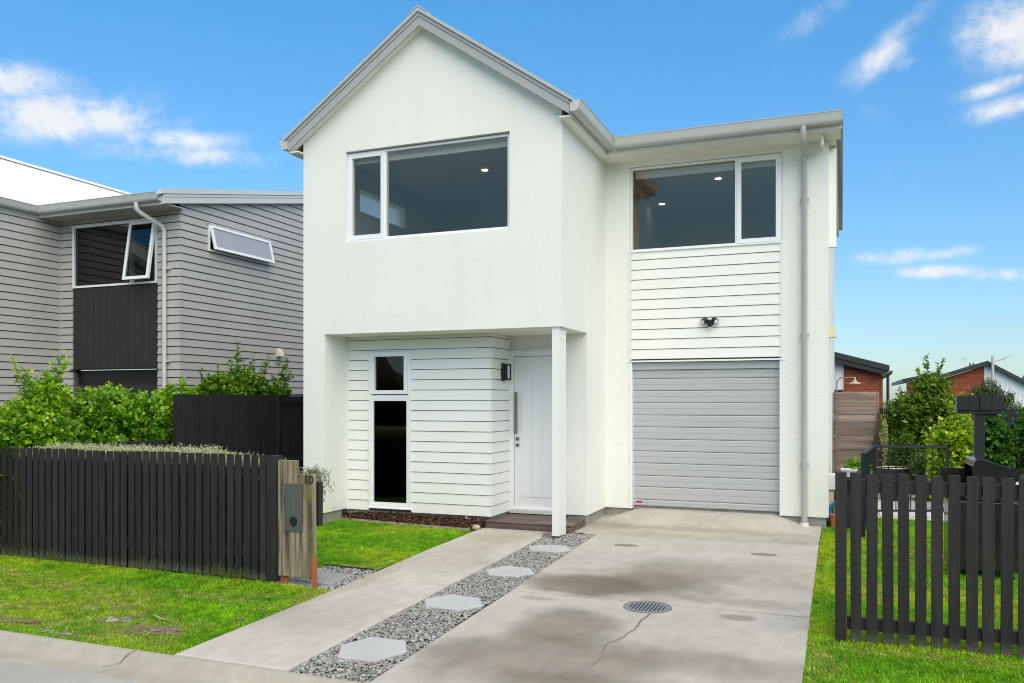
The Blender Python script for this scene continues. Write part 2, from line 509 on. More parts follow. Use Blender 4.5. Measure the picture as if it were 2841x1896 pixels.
def raw_mesh(name, verts, faces, m, parent=None, tint=None, smooth=True, tri=True):
    """fast numpy mesh; faces (n,3) or (n,4); tint (nverts,3)"""
    k = faces.shape[1]
    me = bpy.data.meshes.new(name)
    me.vertices.add(len(verts)); me.vertices.foreach_set('co', verts.astype(np.float32).ravel())
    me.loops.add(faces.size); me.loops.foreach_set('vertex_index', faces.astype(np.int32).ravel())
    me.polygons.add(len(faces)); me.polygons.foreach_set('loop_start', np.arange(0, faces.size, k, dtype=np.int32))
    if smooth:
        me.polygons.foreach_set('use_smooth', np.ones(len(faces), dtype=bool))
    me.update(calc_edges=True)
    if tint is not None:
        at = me.attributes.new('tint', 'FLOAT_COLOR', 'POINT')
        c = np.ones((len(verts), 4), np.float32); c[:, :3] = tint
        at.data.foreach_set('color', c.ravel())
    me.materials.append(m)
    return put(name, me, parent)


def gz(x, y):
    y = np.asarray(y, float)
    return np.interp(y, [-2.7, .5], [-.2, -.15])
# ================================================================== the white house
YG, YS, YD, YR = 2.1645, .597, 1.306, 1.150
XL, XJ, XC, W2 = -3.987, -3.622, -1.251, 3.192
ZO = 2.593
GX0, GX1 = .3724, 2.5774
house = thing('house', 'white plastered two storey house with a gable front and single garage', 'house', (0, 0, 0))
# --- plaster walls
mb = MB().holes([[(XL, 0), (XJ, 0), (XJ, ZO), (0, ZO), (0, 5.40), (-2.0, 6.80), (XL, 5.40)],
                 [(-3.263, 3.905), (-.726, 3.905), (-.726, 5.204), (-3.263, 5.204)]], 'y', 0, .25)
build('front_wall', mb, MT['plaster'], house)
build('left_return_wall', box(XL + .004, XJ, .25, YS + .05, 0, ZO), MT['plaster'], house)
build('left_side_wall', MB().holes([[(.25, ZO), (.65, ZO), (.65, 0), (9, 0), (9, 5.40), (.25, 5.40)],
                                    [(1.13, 4.60), (2.72, 4.60), (2.72, 5.02), (1.13, 5.02)]], 'x', XL, XL + .20), MT['plaster'], house)
build('right_side_wall', MB().holes([[(.25, ZO), (YR + .2, ZO), (YR + .2, 0), (YG + .2, 0), (YG + .2, 5.36), (.25, 5.36)]], 'x', -.2, 0), MT['plaster'], house)
build('porch_wall', box(-.34, 0, YR, YR + .2, 0, ZO), MT['plaster'], house)
build('porch_ceiling', box(XJ, -.2, .25, 1.5, ZO, ZO + .1), MT['soffit'], house)
build('porch_ceiling', box(-.2, -.004, .25, YR, ZO - .004, ZO + .02), MT['soffit'], house)
mb = MB().holes([[(0, 0), (GX0, 0), (GX0, 5.163), (GX1, 5.163), (GX1, 0), (W2, 0), (W2, 5.27), (0, 5.27)]], 'y', YG, YG + .22)
build('garage_wall', mb, MT['plaster'], house)
build('far_side_wall', box(W2 - .2, W2, YG + .22, 12, 0, 5.3), MT['plaster'], house)
build('rear_wall', box(XL, W2, 9, 9.2, 0, 5.3), MT['plaster'], house)
# --- plinth
for a in [(XL + .03, XJ - .03, .03, .5, -.3, 0), (XJ - .02, XC - .02, YS + .03, YS + .2, -.3, -.004), (XC - .2, XC - .02, YS + .2, YD + .2, -.3, -.004),
          (XC - .1, -.3, YD + .05, YD + .3, -.3, .03), (-.3, -.03, YR + .03, YG + .1, -.3, 0), (-.05, GX0, YG + .035, YG + .2, -.3, 0), (GX1, W2 - .03, YG + .035, YG + .2, -.3, 0),
          (W2 - .2, W2 - .03, YG + .2, 12, -.3, 0), (GX0, GX1, YG + .12, YG + .3, -.3, .03)]:
    build('plinth', box(*a), MT['concrete_base'], house)
# --- upright fin on the far side
build('side_fin', box(W2, W2 + .10, YG + .30, YG + .40, 3.82, 5.24), MT['soffit'], house)

# --- roofs
S = .689                                    # gable pitch
def gl(x, off=0.0):                          # barge underside line
    return 6.756 - S * abs(x + 2.0) + off
roof = build('gable_roof', MB().prism([(-4.20, gl(-4.20, .18)), (-2.0, gl(-2.0, .18)), (.20, gl(.20, .18)), (.20, gl(.20, .215)), (-2.0, gl(-2.0, .215)), (-4.20, gl(-4.20, .215))], 'y', -.168, 9.3), MT['roofgrey'], house)
for sx in (-1, 1):
    xe = -2.0 + sx * 2.152
    def P(o0, o1, xa=-2.0, xb=None):
        xb = xe if xb is None else xb
        return [(xa, gl(xa, o0)), (xb, gl(xb, o0)), (xb, gl(xb, o1)), (xa, gl(xa, o1))]
    build('barge_board', MB().prism(P(0, .125), 'y', -.15, -.122), MT['barge'], roof)
    build('barge_moulding', MB().prism(P(.126, .178), 'y', -.162, -.122), MT['barge'], roof)
    build('barge_flashing', MB().prism(P(.182, .232, -2.0, xe + sx * .05), 'y', -.185, -.05), MT['roofgrey'], roof)
    build('raking_soffit', MB().prism(P(.02, .05), 'y', -.122, .0), MT['soffit'], roof)
build('ridge_cap', MB().prism([(-2.14, gl(-2.14, .236)), (-2.0, gl(-2.0, .236)), (-1.86, gl(-1.86, .236)), (-1.86, gl(-1.86, .25)), (-2.0, gl(-2.0, .262)), (-2.14, gl(-2.14, .25))], 'y', -.19, 9.3), MT['roofgrey'], roof)


def gutter_profile(o, s, z):                # open ogee channel, o = fascia face, s = outward sign
    a = [(0, .125), (0, 0), (.085, 0), (.108, .018), (.118, .05), (.128, .09), (.142, .135), (.150, .140)]
    t = [(.150, .147), (.139, .143), (.122, .092), (.112, .052), (.103, .023), (.083, .006), (.006, .006), (.006, .125)]
    return [(o + s * p, z + q) for p, q in a + t]


ZE = 5.30
gr = build('gable_gutter', MB().prism(gutter_profile(.16, 1, ZE), 'y', -.16, 1.64), MT['gutter'], house, True)
build('gutter_end', MB().prism([(.16, ZE), (.245, ZE), (.268, ZE + .018), (.278, ZE + .05), (.302, ZE + .135), (.16, ZE + .125)], 'y', -.164, -.158), MT['gutter'], gr)
gl_ = build('gable_gutter', MB().prism(gutter_profile(-4.15, -1, ZE), 'y', -.16, 9), MT['gutter'], house, True)
build('gutter_end', MB().prism([(-4.15, ZE), (-4.235, ZE), (-4.258, ZE + .018), (-4.268, ZE + .05), (-4.292, ZE + .135), (-4.15, ZE + .125)], 'y', -.164, -.158), MT['gutter'], gl_)
build('gable_fascia', box(.138, .16, -.12, 1.6405, 5.245, 5.415), MT['gutter'], house)
build('gable_fascia', box(-4.15, -4.128, -.12, 9, 5.245, 5.415), MT['gutter'], house)
build('eave_soffit', box(0, .138, -.12, 1.66, 5.252, 5.27), MT['soffit'], house)
build('eave_soffit', box(-4.128, XL, -.12, 9, 5.252, 5.27), MT['soffit'], house)
fg = build('garage_gutter', MB().prism(gutter_profile(1.64, -1, ZE), 'x', .298, 3.372), MT['gutter'], house, True)
build('gutter_end', MB().prism([(1.64, ZE), (1.555, ZE), (1.532, ZE + .018), (1.522, ZE + .05), (1.498, ZE + .135), (1.64, ZE + .125)], 'x', 3.370, 3.376), MT['gutter'], fg)
build('garage_fascia', box(.139, 3.368, 1.641, 1.662, 5.245, 5.415), MT['gutter'], house)
build('eave_soffit', box(.002, 1.195, 1.662, YG, 5.254, 5.272), MT['soffit'], house)
build('eave_soffit', box(1.199, 3.35, 1.662, YG, 5.254, 5.272), MT['soffit'], house)
build('verge_soffit', box(W2, 3.285, YG, 9.5, 5.25, 5.268), MT['soffit'], house)
build('verge_fascia', box(3.285, 3.30, YG, 9.5, 5.235, 5.44), MT['gutter'], house)
build('garage_roof', MB().prism([(1.62, 5.43), (12.2, 5.9), (12.2, 5.94), (1.62, 5.46)], 'x', .10, 3.38), MT['roofgrey'], house)
b_ = build('eave_bracket', box(3.10, 3.135, 1.80, 2.10, 5.10, 5.252), MT['soffit'], house)

# --- downpipe
dp = build('downpipe', MB().tube([(2.883, 1.575, 5.315), (2.883, 1.575, 5.20), (2.881, 1.62, 5.13), (2.879, 2.04, 5.06), (2.878, 2.085, 5.0), (2.878, 2.09, -.07)], .041, 14), MT['greypipe'], house, True)
for z in (4.45, 2.56, .75):
    build('pipe_clip', box(2.82, 2.936, 2.078, 2.15, z - .012, z + .012), MT['greypipe'], dp)
build('pipe_collar', MB().tube([(2.878, 2.09, 4.98), (2.878, 2.09, 5.06)], .046, 14), MT['greypipe'], dp, True)
build('pipe_foot', MB().tube([(2.878, 2.09, -.16), (2.878, 2.09, -.075)], .058, 14), MT['whiteplastic'], dp, True)


# --- weatherboards
def wb_y(x0, x1, yf, z0, z1, g=.009):                # faces -Y
    return MB().prism([(yf + .02, z0 + g), (yf - .016, z0 + g), (yf - .003, z1), (yf + .02, z1)], 'x', x0, x1)


def wb_x(y0, y1, xf, z0, z1, s=1, g=.009):           # faces s*X
    return MB().prism([(xf - s * .02, z0 + g), (xf + s * .016, z0 + g), (xf + s * .003, z1), (xf - s * .02, z1)], 'y', y0, y1)


porch_clad = build('porch_cladding', MB().holes([[(XJ, -.012), (XC - .02, -.012), (XC - .02, ZO), (XJ, ZO)], [(-3.21, .06), (-2.53, .06), (-2.53, 2.35), (-3.21, 2.35)]], 'y', YS + .021, YS + .05)
                   .box(XC - .05, XC - .021, YS + .021, YD + .05, -.012, ZO), MT['backing'], house)
z = -.017
while z < ZO - .02:
    z1 = min(z + .15, ZO)
    if z1 <= 2.37 or z < 2.37:
        build('weatherboard', wb_y(XJ + .035, -3.232, YS, z, z1), MT['board'], porch_clad)
        build('weatherboard', wb_y(-2.515, XC + .012, YS, z, z1), MT['board'], porch_clad)
    else:
        build('weatherboard', wb_y(XJ + .035, XC + .012, YS, z, z1), MT['board'], porch_clad)
    build('weatherboard', wb_x(YS - .012, YD, XC, z + .0004, z1, 1), MT['board'], porch_clad)
    z += .15
build('corner_scriber', box(XJ + .001, XJ + .033, YS - .02, YS + .02, -.015, ZO), MT['white'], porch_clad)
build('scriber', box(XC + .001, XC + .02, YD - .03, YD + .01, -.015, ZO), MT['white'], porch_clad)
gclad = build('garage_cladding', box(GX0 + .002, GX1 - .002, YG + .022, YG + .06, 2.245, 3.87), MT['backing'], house)
z = 2.25 - .15 + .15
k = 0
while z < 3.86:
    build('weatherboard', wb_y(GX0 + .028, GX1 - .028, YG, z, min(z + .15, 3.878)), MT['board'], gclad)
    z += .15
for x0 in (GX0 + .003, GX1 - .026):
    build('scriber', box(x0, x0 + .023, YG - .022, YG + .02, 2.245, 3.88), MT['white'], gclad)

# --- garage door
gdoor = build('garage_door', box(GX0 + .03, GX1 - .03, YG + .125, YG + .15, .03, 2.2), MT['garage'], house)
zs = [.035, .131, .325, .496, .683, .866, 1.046, 1.231, 1.411, 1.596, 1.78, 1.963, 2.10]
for a, b in zip(zs[:-1], zs[1:]):
    m_ = a + (b - a) * .53
    build('door_slat', MB().prism([(YG + .124, a + .006), (YG + .088, a + .006), (YG + .083, a + .02), (YG + .083, m_ - .004), (YG + .088, m_), (YG + .083, m_ + .004), (YG + .083, b - .012), (YG + .089, b - .001), (YG + .124, b - .001)], 'x', GX0 + .034, GX1 - .034), MT['garage'], gdoor)
build('header', box(GX0 + .004, GX1 - .004, YG + .05, YG + .14, 2.10, 2.205), MT['garage'], gdoor)
build('door_jamb', box(GX0 + .001, GX0 + .035, YG - .012, YG + .12, -.0, 2.21), MT['white'], gdoor)
build('door_jamb', box(GX1 - .035, GX1 - .001, YG - .012, YG + .12, -.0, 2.21), MT['white'], gdoor)
build('head_flashing', box(GX0 - .012, GX1 + .012, YG - .026, YG + .05, 2.212, 2.236), MT['white'], gdoor)
build('maker_label', box(.455, .545, YG + .080, YG + .0825, .082, .108), mat('red_label', (.42, .02, .02), .5), gdoor)

# --- upper windows
def window(name, parent, x0, x1, z0, z1, yf, bars, sash=None, glassm='glass', fw=.034, label=None, cap=False):
    """frame = the window itself; bars = x of mullions; sash = list of (x0,x1,z0,z1)"""
    mb = MB().frame_y(x0, x1, z0, z1, fw, yf, yf + .07)
    for bx in bars:
        mb.box(bx - .02, bx + .02, yf + .002, yf + .068, z0 + fw, z1 - fw)
    wn = build(name, mb, MT['white'], parent)
    xs_ = [x0] + list(bars) + [x1]
    for i in range(len(xs_) - 1):
        a, b = xs_[i] + (.02 if i else fw), xs_[i + 1] - (.02 if i < len(xs_) - 2 else fw)
        s_ = [q for q in (sash or []) if q == i]
        if s_:
            build('sash', MB().frame_y(a - .012, b + .012, z0 + fw - .012, z1 - fw + .012, .06, yf - .012, yf + .045), MT['white'], wn, bevel=.003)
            build('pane', box(a + .04, b - .04, yf + .022, yf + .028, z0 + fw + .04, z1 - fw - .04), MT[glassm], wn)
        else:
            build('pane', box(a - .005, b + .005, yf + .022, yf + .028, z0 + fw - .005, z1 - fw + .005), MT[glassm], wn)
    if cap:
        build('head_flashing', box(x0 - .03, x1 + .03, yf - .03, yf + .02, z1 + .002, z1 + .018), MT['white'], wn)
    return wn


w1 = window('gable_window', house, -3.262, -.742, 3.92, 5.190, .055, [-2.645], [0])
build('sill', box(-3.262, -.727, .012, .12, 3.905, 3.92), MT['white'], w1)
w2 = window('garage_window', house, GX0 + .006, GX1 - .006, 3.885, 5.155, YG + .012, [1.944], [1])
build('sill_flashing', box(GX0 + .002, GX1 - .002, YG - .03, YG + .05, 3.872, 3.884), MT['white'], w2)
w3 = build('porch_window', MB().frame_y(-3.228, -2.517, .045, 2.362, .045, YS - .03, YS + .06).box(-3.185, -2.56, YS - .026, YS + .05, 1.66, 1.715), MT['white'], house)
build('sash', MB().frame_y(-3.18, -2.565, 1.728, 2.345, .058, YS - .048, YS + .02), MT['white'], w3, bevel=.003)
build('pane', box(-3.15, -2.60, YS, YS + .006, 1.75, 2.33), MT['glassdark'], w3)
build('pane', box(-3.19, -2.555, YS + .002, YS + .008, .08, 1.67), MT['glassdark'], w3)
build('glazing_bead', MB().frame_y(-3.186, -2.559, .086, 1.662, .034, YS - .018, YS + .02), MT['white'], w3)
build('head_flashing', box(-3.262, -2.485, YS - .045, YS + .02, 2.364, 2.38), MT['white'], w3)
build('sill', box(-3.236, -2.509, YS - .05, YS + .02, .028, .045), MT['white'], w3)

# --- rooms behind the glass (open fronts)
def room(name, x0, x1, y0, y1, z0, z1, m, left_hole=None):
    mb = MB().box(x0, x1, y1, y1 + .05, z0, z1).box(x0, x1, y0, y1, z0 - .05, z0).box(x0, x1, y0, y1, z1, z1 + .05).box(x1, x1 + .05, y0, y1, z0, z1)
    if left_hole:
        mb.holes([[(y0, z0), (y1, z0), (y1, z1), (y0, z1)], left_hole], 'x', x0 - .04, x0)
    else:
        mb.box(x0 - .05, x0, y0, y1, z0, z1)
    return build(name, mb, m, house)


r1 = room('gable_room', XL + .24, -.26, .252, 4.2, 2.85, 5.30, MT['room'], [(1.154, 4.64), (2.65, 4.64), (2.65, 5.0), (1.154, 5.0)])
build('pane', box(XL + .09, XL + .096, 1.12, 2.73, 4.59, 5.03), milky('milky_glass'), r1)
r2 = room('garage_room', .06, 2.92, YG + .222, 6.5, 2.85, 5.235, MT['room'])
r3 = room('porch_room', XJ + .05, -1.45, YS + .07, 4.0, .02, 2.5, MT['roomdark'])
build('downlight', MB().tube([(-1.913, 1.906, 5.292), (-1.913, 1.906, 5.30)], .045, 16), MT['downlight'], r1)
build('downlight', MB().tube([(1.50, 3.55, 5.227), (1.50, 3.55, 5.235)], .045, 16), MT['downlight'], r2)
build('downlight', MB().tube([(.30, 4.95, 5.227), (.30, 4.95, 5.235)], .045, 16), MT['downlight'], r2)
build('pendant_bulb', MB().tube([(-3.25, 2.4, 1.77), (-3.25, 2.4, 1.79), (-3.25, 2.4, 1.85), (-3.25, 2.4, 1.88)], [.012, .03, .03, .012], 10), MT['bulb'], r3, True)
build('pendant_cord', box(-3.253, -3.247, 2.397, 2.403, 1.88, 2.5), MT['black'], r3)

for wn_, xa_, xb_, yy_, zt_ in ((w1, -3.2, -.80, .16, 5.15), (w2, GX0 + .06, GX1 - .06, YG + .13, 5.11)):
    build('roller_blind', MB().tube([(xa_, yy_, zt_), (xb_, yy_, zt_)], .035, 10).box(xa_, xb_, yy_ - .01, yy_ - .004, zt_ - .10, zt_ - .02), MT['room'], wn_, True)

# --- entrance door
door = build('entrance_door', box(-1.172, -.36, YD + .022, YD + .065, .045, 2.287), MT['door'], house)
build('door_frame', MB().holes([[(-1.249, .02), (-.3, .02), (-.3, 2.373), (-1.249, 2.373)], [(-1.178, .045), (-.354, .045), (-.354, 2.293), (-1.178, 2.293)]], 'y', YD - .015, YD + .09), MT['white'], door)
build('door_flashing', box(-1.249, -.3, YD - .03, YD + .03, 2.376, 2.39), MT['white'], door)
x = -1.055
pw = (.64 - .008) / 4
for i in range(4):
    build('door_plank', box(x + i * pw + .002, x + (i + 1) * pw - .002, YD + .014, YD + .023, .206, 2.185), MT['door'], door)
build('threshold', box(-1.249, -.3, YD - .04, YD + .06, -.035, .019), MT['lightpipe'], door)
hd = build('door_handle', box(-1.152, -1.112, YD - .06, YD - .03, 1.143, 1.759), mat('bronzed_steel', (.22, .20, .16), .35, .1, 8, metallic=.7), door)
for z in (1.23, 1.67):
    build('handle_stem', box(-1.140, -1.124, YD - .03, YD + .024, z - .01, z + .01), MT['steel'], hd)
for z in (1.063, .97):
    lk = build('door_lock', box(-1.155, -1.10, YD + .010, YD + .023, z - .028, z + .028), MT['steel'], door)
    build('key_cylinder', MB().tube([(-1.127, YD + .011, z), (-1.127, YD + .002, z)], .014, 12), MT['black'], lk)

build('door_head_panel', box(XC + .012, -.2, YD + .03, YD + .08, 2.36, ZO), MT['board'], house)

# --- corner post of three timbers
post = build('porch_post', MB().box(-.142, -.05, .028, .118, -.128, ZO), MT['board'], house)
build('post_timber', box(-.142, -.05, .135, .225, -.135, ZO - .006), MT['board'], post)
build('post_timber', box(-.142, -.05, .242, .332, -.14, ZO - .006), MT['board'], post)
build('post_spacer', box(-.13, -.062, .11, .25, -.12, ZO - .008), MT['board'], post)
for yb in (.073, .18, .287):
    for z in (2.46, 2.52):
        build('bolt', MB().tube([(-.05, yb, z), (-.035, yb, z)], .012, 8), MT['white'], post)
for z in (2.44, 2.5):
    build('bolt', MB().tube([(-.142, .07, z), (-.157, .07, z)], .012, 8), MT['white'], post)

# --- vent cowl on the far side wall
build('vent_cowl', MB().prism([(W2, 2.78), (W2 + .03, 2.77), (W2 + .08, 2.70), (W2 + .10, 2.58), (W2, 2.57)], 'y', 3.0, 3.18), MT['cream'], house)

# ------------------------------------------------------------------ fittings fixed to the house
lamp = thing('wall_lantern', 'black square wall lantern beside the white front door', 'wall light', (XC + .02, 1.05, 2.05))
build('back_plate', box(XC + .016, XC + .03, .97, 1.13, 1.93, 2.17), MT['black'], lamp)
build('lamp_body', MB().holes([[(.97, 1.93), (1.13, 1.93), (1.13, 2.17), (.97, 2.17)], [(.985, 1.955), (1.115, 1.955), (1.115, 2.145), (.985, 2.145)]], 'x', XC + .03, XC + .10), MT['black'], lamp)
build('lamp_hood', box(XC + .018, XC + .055, .95, .969, 1.92, 2.18), MT['black'], lamp)
build('diffuser', box(XC + .035, XC + .085, .987, 1.113, 1.957, 2.143), mat('frosted_glass', (.62, .68, .74), .3), lamp)

fl = thing('floodlight', 'black twin-head security floodlight above the garage door', 'floodlight', (1.575, YG - .05, 2.774))
build('base', MB().tube([(1.575, YG - .012, 2.77), (1.575, YG - .06, 2.77)], .045, 14), MT['black'], fl, True)
build('sensor', MB().tube([(1.575, YG - .075, 2.76), (1.575, YG - .075, 2.70)], [.03, .024], 12), MT['black'], fl, True)
build('sensor_lens', MB().tube([(1.575, YG - .075, 2.70), (1.575, YG - .075, 2.675)], [.026, .010], 12), MT['whiteplastic'], fl, True)
for sx in (-1, 1):
    c = Vector((1.575 + sx * .075, YG - .07, 2.80)); d = Vector((sx * .55, -.75, -.5)).normalized()
    h = build('lamp_head', MB().tube([c - d * .05, c - d * .03, c + d * .045], [.020, .041, .041], 16), MT['black'], fl, True)
    build('lens', MB().disc(c + d * .047, d, .033), MT['whiteplastic'], h)
    build('arm', MB().tube([(1.575, YG - .055, 2.775), tuple(c - d * .045)], .014, 8), MT['black'], fl)

# timber entrance step
st = thing('timber_step', 'low dark timber deck step in front of the entrance door', 'step', (-.7, .9, -.15))
dk = [.46, .598, .736, .874, 1.012, 1.15, 1.288]
for i in range(6):
    y0 = dk[i]
    cuts = [(-1.285, -.58), (-.574, -.02)] if i % 2 else [(-1.285, -.02)]
    for x0, x1 in cuts:
        if y0 > YR - .05:
            x1 = min(x1, -.35)
        x0_ = max(x0, XC + .02) if y0 > YS - .02 else x0
        if x1 - x0_ > .05:
            build('deck_board', box(x0_, x1, y0, y0 + .133, -.072, -.050), MT['deckwood'], st, bevel=.004)
build('skirt', box(-1.275, -.025, .47, .492, -.148, -.074), MT['deckwood'], st)
build('skirt', box(-.046, -.024, .494, 1.14, -.148, -.074), MT['deckwood'], st)
build('bearer', box(-1.22, -.07, .56, 1.12, -.14, -.075), MT['soil'], st)
# ================================================================== ground
def sheet(name, x0, x1, y0, y1, z, m):
    return struct(name, MB().add([(x0, y0, z), (x1, y0, z), (x1, y1, z), (x0, y1, z)], [(0, 1, 2, 3)]), m)


earth = mat('garden_earth', (.060, .052, .036), .95, .3, 3, .6, 25, bdist=.01)
sheet('ground', -900, 900, -5.5, 1500, -.31, mat('far_ground', (.10, .12, .06), .95, .3, .05))
sheet('garden_ground', -16, 9, -3.2, 30, -.262, earth)


def concrete(name, base, stains=(), vs=1.4):
    m, t, b, o = bsdf_base(name)
    c = N(t, 'ShaderNodeTexCoord').outputs['Object']
    f1 = noise(t, c, vs, 8, .62)
    f2 = noise(t, c, 9, 6, .6, (1, .5, 1))
    col = ramp(t, f1, [[x * .87 for x in base], base, [min(1, x * 1.07) for x in base]], [.30, .52, .74])
    r2 = ramp(t, f2, [(.86, .85, .84), (1.05, 1.05, 1.05)], [.3, .7])
    mu = N(t, 'ShaderNodeMix', data_type='RGBA', blend_type='MULTIPLY'); mu.inputs['Factor'].default_value = .9
    L(t, col, mu.inputs['A']); L(t, r2, mu.inputs['B'])
    out = mu.outputs['Result']
    wn = N(t, 'ShaderNodeTexNoise'); wn.inputs['Scale'].default_value = 2.6; wn.inputs['Detail'].default_value = 6; L(t, c, wn.inputs['Vector'])
    wsb = N(t, 'ShaderNodeVectorMath', operation='SUBTRACT'); L(t, wn.outputs['Color'], wsb.inputs[0]); wsb.inputs[1].default_value = (.5, .5, .5)
    for (x, y, a, bb, warpk, amt, colr, soft) in stains:
        wa = N(t, 'ShaderNodeVectorMath', operation='MULTIPLY_ADD'); L(t, wsb.outputs[0], wa.inputs[0]); wa.inputs[1].default_value = (warpk, warpk, 0); L(t, c, wa.inputs[2])
        sb = N(t, 'ShaderNodeVectorMath', operation='SUBTRACT'); L(t, wa.outputs[0], sb.inputs[0]); sb.inputs[1].default_value = (x, y, 0)
        ml = N(t, 'ShaderNodeVectorMath', operation='MULTIPLY'); L(t, sb.outputs[0], ml.inputs[0]); ml.inputs[1].default_value = (1 / a, 1 / bb, 0)
        ln = N(t, 'ShaderNodeVectorMath', operation='LENGTH'); L(t, ml.outputs[0], ln.inputs[0])
        mr = N(t, 'ShaderNodeMapRange', interpolation_type='SMOOTHSTEP'); L(t, ln.outputs['Value'], mr.inputs[0])
        mr.inputs[1].default_value = 1.0 + soft; mr.inputs[2].default_value = 1.0 - soft; mr.inputs[3].default_value = 0; mr.inputs[4].default_value = amt
        mm = N(t, 'ShaderNodeMix', data_type='RGBA', blend_type='MULTIPLY'); L(t, mr.outputs[0], mm.inputs['Factor']); L(t, out, mm.inputs['A']); mm.inputs['B'].default_value = (*colr, 1)
        out = mm.outputs['Result']
    # small dark specks
    sp = noise(t, c, 45, 2, .5)
    sr = N(t, 'ShaderNodeMapRange'); L(t, sp, sr.inputs[0]); sr.inputs[1].default_value = .70; sr.inputs[2].default_value = .78; sr.inputs[4].default_value = .35
    ms = N(t, 'ShaderNodeMix', data_type='RGBA'); L(t, sr.outputs[0], ms.inputs['Factor']); L(t, out, ms.inputs['A']); ms.inputs['B'].default_value = (.12, .11, .09, 1)
    L(t, ms.outputs['Result'], b.inputs['Base Color'])
    b.inputs['Roughness'].default_value = .82
    bn = N(t, 'ShaderNodeBump'); bn.inputs['Strength'].default_value = .35; bn.inputs['Distance'].default_value = .003
    L(t, noise(t, c, 160, 4, .7), bn.inputs['Height']); L(t, bn.outputs[0], b.inputs['Normal'])
    return m


BR, DK, GN = (.56, .52, .47), (.42, .39, .36), (.62, .62, .50)
drive_m = concrete('driveway_concrete', (.452, .432, .394), [
    (.98, -2.30, .62, .42, .45, 1.0, BR, .30), (1.45, -2.10, .80, .55, .6, .75, BR, .45), (1.70, -1.55, .55, .75, .7, .75, BR, .5), (1.30, -3.75, .42, .55, .6, .95, BR, .4), (1.45, -4.6, .75, .55, .6, .85, BR, .45),
    (2.45, -4.35, .7, .30, .6, .65, BR, .6), (1.9, -5.15, .9, .30, .5, .8, BR, .5), (2.55, -2.45, .55, .14, .5, .5, BR, .6), (.78, -2.98, .16, .07, .3, .6, BR, .4), (2.6, -1.2, .5, .6, .7, .35, BR, .6), (.75, -4.9, .2, .5, .4, .5, BR, .5),
    (.881, -.125, .155, .095, .02, .85, DK, .12), (2.519, -.136, .15, .095, .02, .85, DK, .12), (2.546, -2.99, .145, .10, .03, .6, DK, .3),
    (1.7, 1.35, 1.5, .18, .5, .55, GN, .6), (.25, 1.3, .4, .35, .4, .6, GN, .6), (2.9, .9, .4, .3, .4, .5, GN, .6), (1.5, .75, 1.2, .2, .6, .4, GN, .6)])
path_m = concrete('path_concrete', (.50, .475, .43), [
    (-.7, -4.3, .5, .6, .5, .3, BR, .6), (-.75, -1.4, .35, .9, .5, .35, BR, .6), (-.75, -.2, .4, .3, .4, .5, GN, .6), (-1.2, -3.4, .12, 1.8, .25, .45, GN, .6)])


def slab(name, poly, m, parent, drop=.09, bevel=.014, holes=()):
    mb = MB()
    loops = [list(poly)]
    tri = tessellate_polygon([[Vector((p[0], p[1], 0)) for p in lp] for lp in loops])
    n = len(poly)
    v = [(p[0], p[1], (p[2] if len(p) > 2 else float(gz(p[0], p[1])))) for p in poly]
    v += [(q[0], q[1], q[2] - drop) for q in v[:n]]
    f = [tuple(t) for t in tri] + [(i, (i + 1) % n, n + (i + 1) % n, n + i) for i in range(n)]
    mb.add(v, f)
    me = bpy.data.meshes.new(name); me.from_pydata(mb.v, [], mb.f)
    bm = bmesh.new(); bm.from_mesh(me); bmesh.ops.recalc_face_normals(bm, faces=bm.faces)
    tops = [e for e in bm.edges if any(abs(f_.normal.z) > .7 for f_ in e.link_faces) and any(abs(f_.normal.z) < .3 for f_ in e.link_faces)]
    bmesh.ops.bevel(bm, geom=tops, offset=bevel, segments=2, profile=.6, affect='EDGES', clamp_overlap=True)
    for f_ in bm.faces:
        if f_.normal.z < -.7:
            f_.normal_flip()
    bm.to_mesh(me); bm.free()
    me.materials.append(m)
    return put(name, me, parent)


drive = struct('driveway', MB().add([(.25, -5.53, -.25), (3.12, -5.53, -.25), (3.09, 2.2, -.22), (.25, 2.2, -.22)], [(0, 1, 2, 3)]), MT['soil'])
DC, DRr = (1.757, -2.905), .212
JY = -2.752


def arc(a0, a1, n=18):
    return [(DC[0] + DRr * math.cos(a0 + (a1 - a0) * i / n), DC[1] + DRr * math.sin(a0 + (a1 - a0) * i / n)) for i in range(n + 1)]


g_ = .006
ah = math.asin((JY - DC[1]) / DRr)
p_front = [(.497, -5.535), (3.13, -5.535), (3.115, JY - g_)] + arc(ah - .02, -(math.pi + ah) + .02, 24) + [(.392, JY - g_)]
p_mid = [(.392, JY + g_), (DC[0] - DRr * math.cos(ah), JY + g_)] + list(reversed(arc(ah + .02, math.pi - ah - .02, 10))) + [(DC[0] + DRr * math.cos(ah), JY + g_), (3.112, JY + g_), (3.10, .52), (.325, .505)]
slab('driveway_slab', p_front, drive_m, drive)
slab('driveway_slab', p_mid, drive_m, drive)
